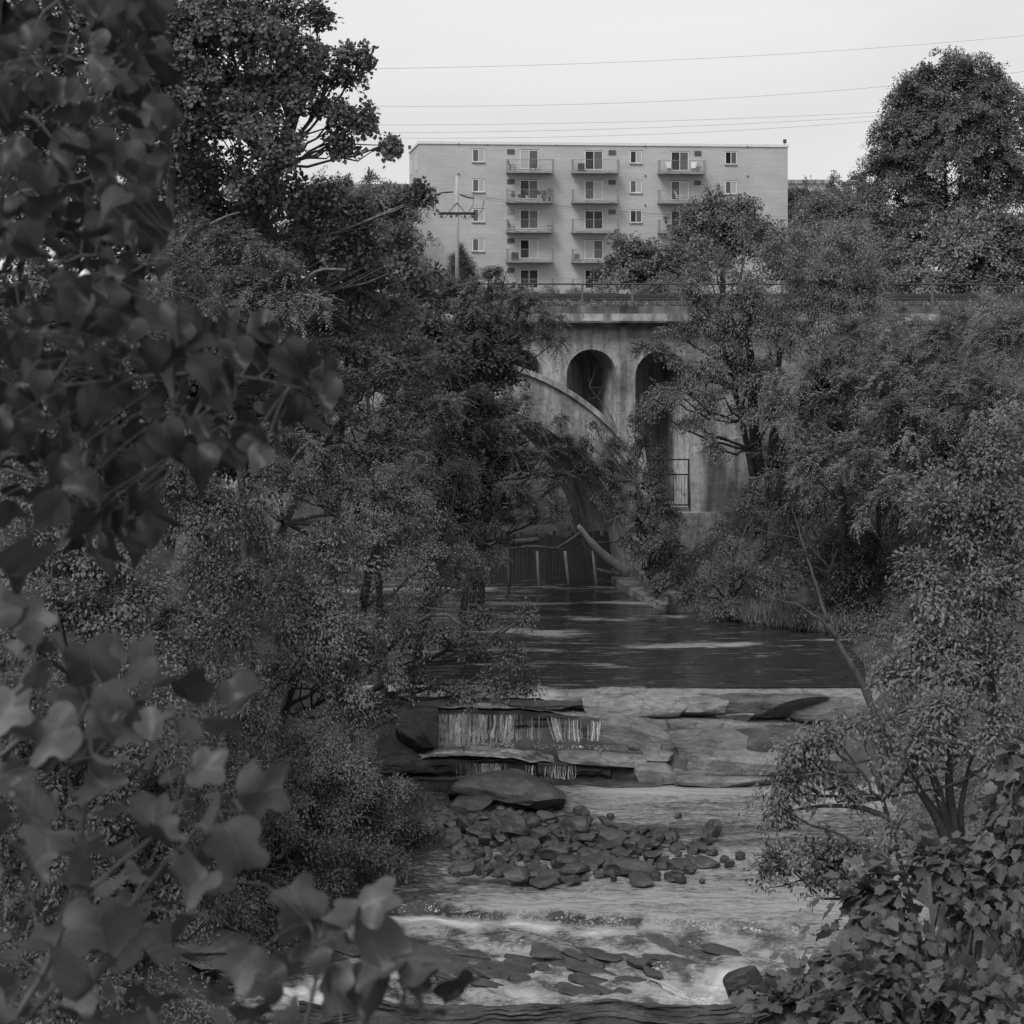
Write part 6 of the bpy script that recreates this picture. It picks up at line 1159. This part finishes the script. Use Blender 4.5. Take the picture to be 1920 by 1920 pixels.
def near_branch(name, label, root_at, polys, lines, half, size, mat, seed, spacing, dr, fixed=(), group=None, hang=.7, up=.3, face=.6):
    r = np.random.default_rng(seed); root = empty(name, root_at, label, 'tree', group); base = np.array(root_at, float)
    m = MB(); LP = []
    for pts, r0, r1 in lines:
        q = np.array([P(*p) for p in pts]); n = 16; tt = np.linspace(0, 1, n); ss = np.linspace(0, 1, len(q))
        qq = np.stack([np.interp(tt, ss, q[:, i]) for i in range(3)], 1); qq[1:-1] = (qq[:-2]+2*qq[1:-1]+qq[2:])/4
        qq[1:-1] += r.normal(0, .003, (n-2, 3)); m.tube(qq-base, np.linspace(r0, r1, n), 6); LP.append(qq)
    LP = np.vstack(LP)
    spots = [list(f) for f in fixed]
    for poly, sp_, n in polys:
        xs = [p[0] for p in poly]; ys = [p[1] for p in poly]; tries = 0; got = 0
        while got < n and tries < n*40:
            tries += 1; x = r.uniform(min(xs), max(xs)); y = r.uniform(min(ys), max(ys))
            if not in_poly(x, y, poly) or any((x-s[0])**2+(y-s[1])**2 < sp_**2 for s in spots): continue
            spots.append([x, y, r.uniform(*dr), None]); got += 1
    Pp, D, N, L = [], [], [], []; pet = MB()
    for s in spots:
        c = P(s[0], s[1], s[2]); ln = size*(s[3] if len(s) > 3 and s[3] else r.uniform(.7, 1.15))
        j = np.argmin(np.sum((LP-c)**2, 1)); away = c-LP[j]
        d = unit(unit(away)*.7+r.normal(0, .45, 3)+np.array((0, 0, -hang)))
        if len(s) > 4: a = math.radians(s[4]); d = unit(np.array((math.cos(a), r.normal(0, .25), math.sin(a))))
        nn = unit(np.array((0, -face, up))+r.normal(0, .45, 3))
        b = c-d*ln*.45; Pp.append(b); D.append(d); N.append(nn); L.append(ln)
        at = LP[j]
        mid = (b+at)/2-d*.01+r.normal(0, .008, 3)+(0, 0, .012); pet.tube(np.array([at, mid, b+d*.01])-base, [.0022 if np.linalg.norm(b-at) > .2 else .0015, .0013, .0010], 4, False)
    Pp, D, N, L = map(np.array, (Pp, D, N, L)); tone = np.clip(.5+r.normal(0, .25, len(Pp)), 0, 1)
    kinds = r.integers(0, 4, len(Pp)); fol = []
    for k in range(4):
        tm = leaf_template(half, *[(.25, .35, .14), (.75, .8, .22), (-.25, .6, .2), (.55, -.4, .3)][k], seed=k); s_ = kinds == k
        if s_.any(): link('foliage', instance(tm, Pp[s_]-base, D[s_], N[s_], L[s_], 1.0, tone[s_], 'foliage'), M[mat], root, True)
    m.add([tuple(v) for v in pet.v], pet.f); m.build('branch', M['twig'], root, True)
    return root
M['twig'] = basic('twig_and_stalk', [(.3, .05), (.7, .12)], 5, rough=.5)
A = [(-60, -60), (300, -60), (305, 60), (325, 130), (325, 200), (310, 290), (265, 330), (240, 400), (260, 430), (235, 500), (280, 560), (380, 590), (440, 575), (540, 620), (560, 660), (620, 700), (640, 745), (600, 780), (540, 790), (490, 860), (440, 865), (400, 890), (340, 860), (290, 840), (300, 900), (310, 980), (255, 1040), (200, 1060), (130, 1030), (90, 950), (0, 970), (-60, 970)]
FT = foot(-6500, 5.2)
heart_lines = [([(-700, 800, 5), (-60, 735, 4.5), (60, 727, 4.5), (150, 722, 4.5), (270, 705, 4.4), (400, 700, 4.4), (480, 712, 4.4), (600, 735, 4.4)], .011, .002), ([(90, 728, 4.5), (120, 780, 4.5), (150, 850, 4.5), (140, 900, 4.5), (180, 970, 4.5), (200, 1030, 4.5)], .006, .002),
    ([(100, 715, 4.5), (150, 640, 4.5), (175, 590, 4.5), (230, 520, 4.6)], .006, .002), ([(-600, 60, 5), (-40, 80, 4.6), (60, 90, 4.6), (150, 110, 4.6), (250, 130, 4.6)], .008, .002), ([(-500, 200, 5), (-30, 190, 4.7), (60, 215, 4.7), (110, 270, 4.7), (160, 300, 4.7)], .007, .002),
    ([(-500, 420, 5), (-20, 380, 4.6), (80, 350, 4.6), (200, 330, 4.6)], .008, .002), ([(-400, 560, 5), (-20, 520, 4.6), (80, 500, 4.6), (200, 470, 4.6)], .007, .002), ([(-300, 900, 5), (0, 880, 4.6), (80, 900, 4.6), (150, 940, 4.6)], .006, .002), ([(380, 700, 4.4), (400, 650, 4.4), (430, 600, 4.4)], .003, .0015), ([(300, 703, 4.4), (350, 780, 4.4), (400, 850, 4.4)], .003, .0015),
    ([(60, 90, 4.6), (80, 20, 4.6), (180, -40, 4.6)], .005, .002), ([(480, 712, 4.4), (520, 680, 4.4), (530, 640, 4.4)], .003, .0015)]
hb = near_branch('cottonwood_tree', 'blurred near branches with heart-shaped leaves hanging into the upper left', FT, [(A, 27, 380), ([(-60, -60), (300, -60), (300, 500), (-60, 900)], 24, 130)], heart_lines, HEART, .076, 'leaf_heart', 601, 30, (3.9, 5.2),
    fixed=[(620, 722, 4.4, 1.0, -10), (600, 790, 4.4, 1.0, -80), (545, 770, 4.4, 1.1, -100), (500, 655, 4.4, 1.1, -70), (585, 665, 4.4, .8, 95), (480, 625, 4.4, 1.1, 120), (360, 600, 4.4, 1.0, 100), (430, 600, 4.4, .9, 70), (440, 850, 4.4, 1.1, -70), (410, 740, 4.4, 1.1, -60), (535, 640, 4.4, .9, 60)], hang=.9)
tb = MB(); ft = np.array(FT); s_ = P(-700, 800, 5)
tb.tube([(0, 0, 0), (.1, 0, 5), (.3, 0, 9), (.8, 0, 14)], [.38, .30, .24, .16], 10); tb.tube([(.3, 0, 9), *[tuple(ft*0+(s_-ft)*k+np.array((0, 0, (1-k)*1.0))) for k in (.5, .8, 1)]], [.13, .08, .04, .011], 8); 
for a in [(-600, 60, 5), (-500, 200, 5), (-500, 420, 5), (-400, 560, 5), (-300, 900, 5)]:
    q = P(*a)-ft; tb.tube([tuple((s_-ft)*.75+np.array((0, 0, .25))), tuple((q+(s_-ft)*.8)/2+np.array((0, 0, .1))), tuple(q)], [.05, .02, .008], 6)
tb.build('trunk', M['bark'], hb, True)
B1 = [(-60, 1190), (60, 1180), (180, 1215), (290, 1215), (340, 1280), (350, 1400), (440, 1440), (520, 1480), (450, 1560), (460, 1630), (380, 1700), (300, 1740), (320, 1830), (300, 1960), (-60, 1960)]
B2 = [(480, 1760), (620, 1720), (740, 1760), (820, 1790), (780, 1900), (640, 1940), (420, 1940), (400, 1860)]
fixed = [(265, 1240, 3.8, 1.0, 35), (345, 1290, 3.8, 1.0, 100), (455, 1305, 3.8, .9, 50), (170, 1240, 3.8, 1.1, 95), (120, 1230, 3.8, 1.1, 110), (490, 1485, 3.8, 1.1, 5), (420, 1350, 3.8, 1.0, -5), (440, 1590, 3.7, 1.25, -60), (390, 1590, 3.7, 1.1, -110), (390, 1440, 3.8, .9, 10), (170, 1740, 3.7, 1.2, 0), (70, 1760, 3.7, 1.0, 180),
    (700, 1685, 3.6, .95, 45), (665, 1725, 3.6, .7, -120), (560, 1690, 3.6, 1.0, 115), (590, 1770, 3.6, 1.0, 160), (560, 1745, 3.6, .8, 40), (790, 1790, 3.6, 1.2, 20), (720, 1810, 3.6, 1.2, 190), (700, 1880, 3.6, 1.1, -130), (860, 1850, 3.6, .95, 40), (780, 1840, 3.6, .8, -80), (500, 1840, 3.6, .8, 170), (610, 1760, 3.6, .9, 60), (620, 1860, 3.6, 1.0, -90), (800, 1900, 3.6, .9, 10), (480, 1900, 3.6, 1.0, 20), (20, 1070, 3.7, 1.0, -40), (55, 1160, 3.7, .9, 45), (10, 1130, 3.7, .9, 150), (20, 1330, 3.6, 1.0, 20), (100, 1380, 3.6, 1.2, 200)]
tl = [([(-300, 2100, 3.8), (60, 1900, 3.8), (130, 1700, 3.8), (160, 1500, 3.8), (170, 1380, 3.8), (175, 1300, 3.8)], .009, .003), ([(130, 1700, 3.8), (250, 1600, 3.8), (350, 1500, 3.8), (360, 1400, 3.8), (350, 1330, 3.8)], .006, .002), ([(60, 1900, 3.8), (220, 1720, 3.8), (330, 1600, 3.8), (400, 1540, 3.8)], .006, .002),
    ([(-100, 2100, 3.7), (300, 2050, 3.6), (560, 2000, 3.6), (590, 1860, 3.6), (595, 1790, 3.6), (580, 1730, 3.6)], .008, .002), ([(500, 2030, 3.6), (740, 1950, 3.6), (760, 1860, 3.6), (745, 1800, 3.6)], .006, .002), ([(595, 1790, 3.6), (640, 1750, 3.6), (660, 1720, 3.6)], .003, .0015), ([(-200, 1500, 3.8), (0, 1420, 3.8), (80, 1350, 3.8), (60, 1200, 3.8)], .007, .002), ([(740, 1950, 3.6), (820, 1900, 3.6), (860, 1855, 3.6)], .003, .0015)]
FT2 = foot(-9000, 3.9)
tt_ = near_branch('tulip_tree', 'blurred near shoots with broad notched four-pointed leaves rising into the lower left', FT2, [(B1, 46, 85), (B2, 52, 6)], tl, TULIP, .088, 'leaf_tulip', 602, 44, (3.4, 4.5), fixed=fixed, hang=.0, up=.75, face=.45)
ft = np.array(FT2); tb = MB(); e1 = P(-300, 2100, 3.8)-ft; e2 = P(-100, 2100, 3.7)-ft; e3 = P(-200, 1500, 3.8)-ft
tb.tube([(0, 0, 0), (.1, 0, 4), (.3, 0, 7), (.6, 0, 11)], [.30, .24, .2, .14], 10)
for e in (e1, e2, e3): tb.tube([(.3, 0, 6), tuple(e*.5+np.array((.1, 0, 2.0))), tuple(e*.85+np.array((0, 0, .2))), tuple(e)], [.09, .06, .02, .009], 8)
tb.build('trunk', M['bark'], tt_, True)
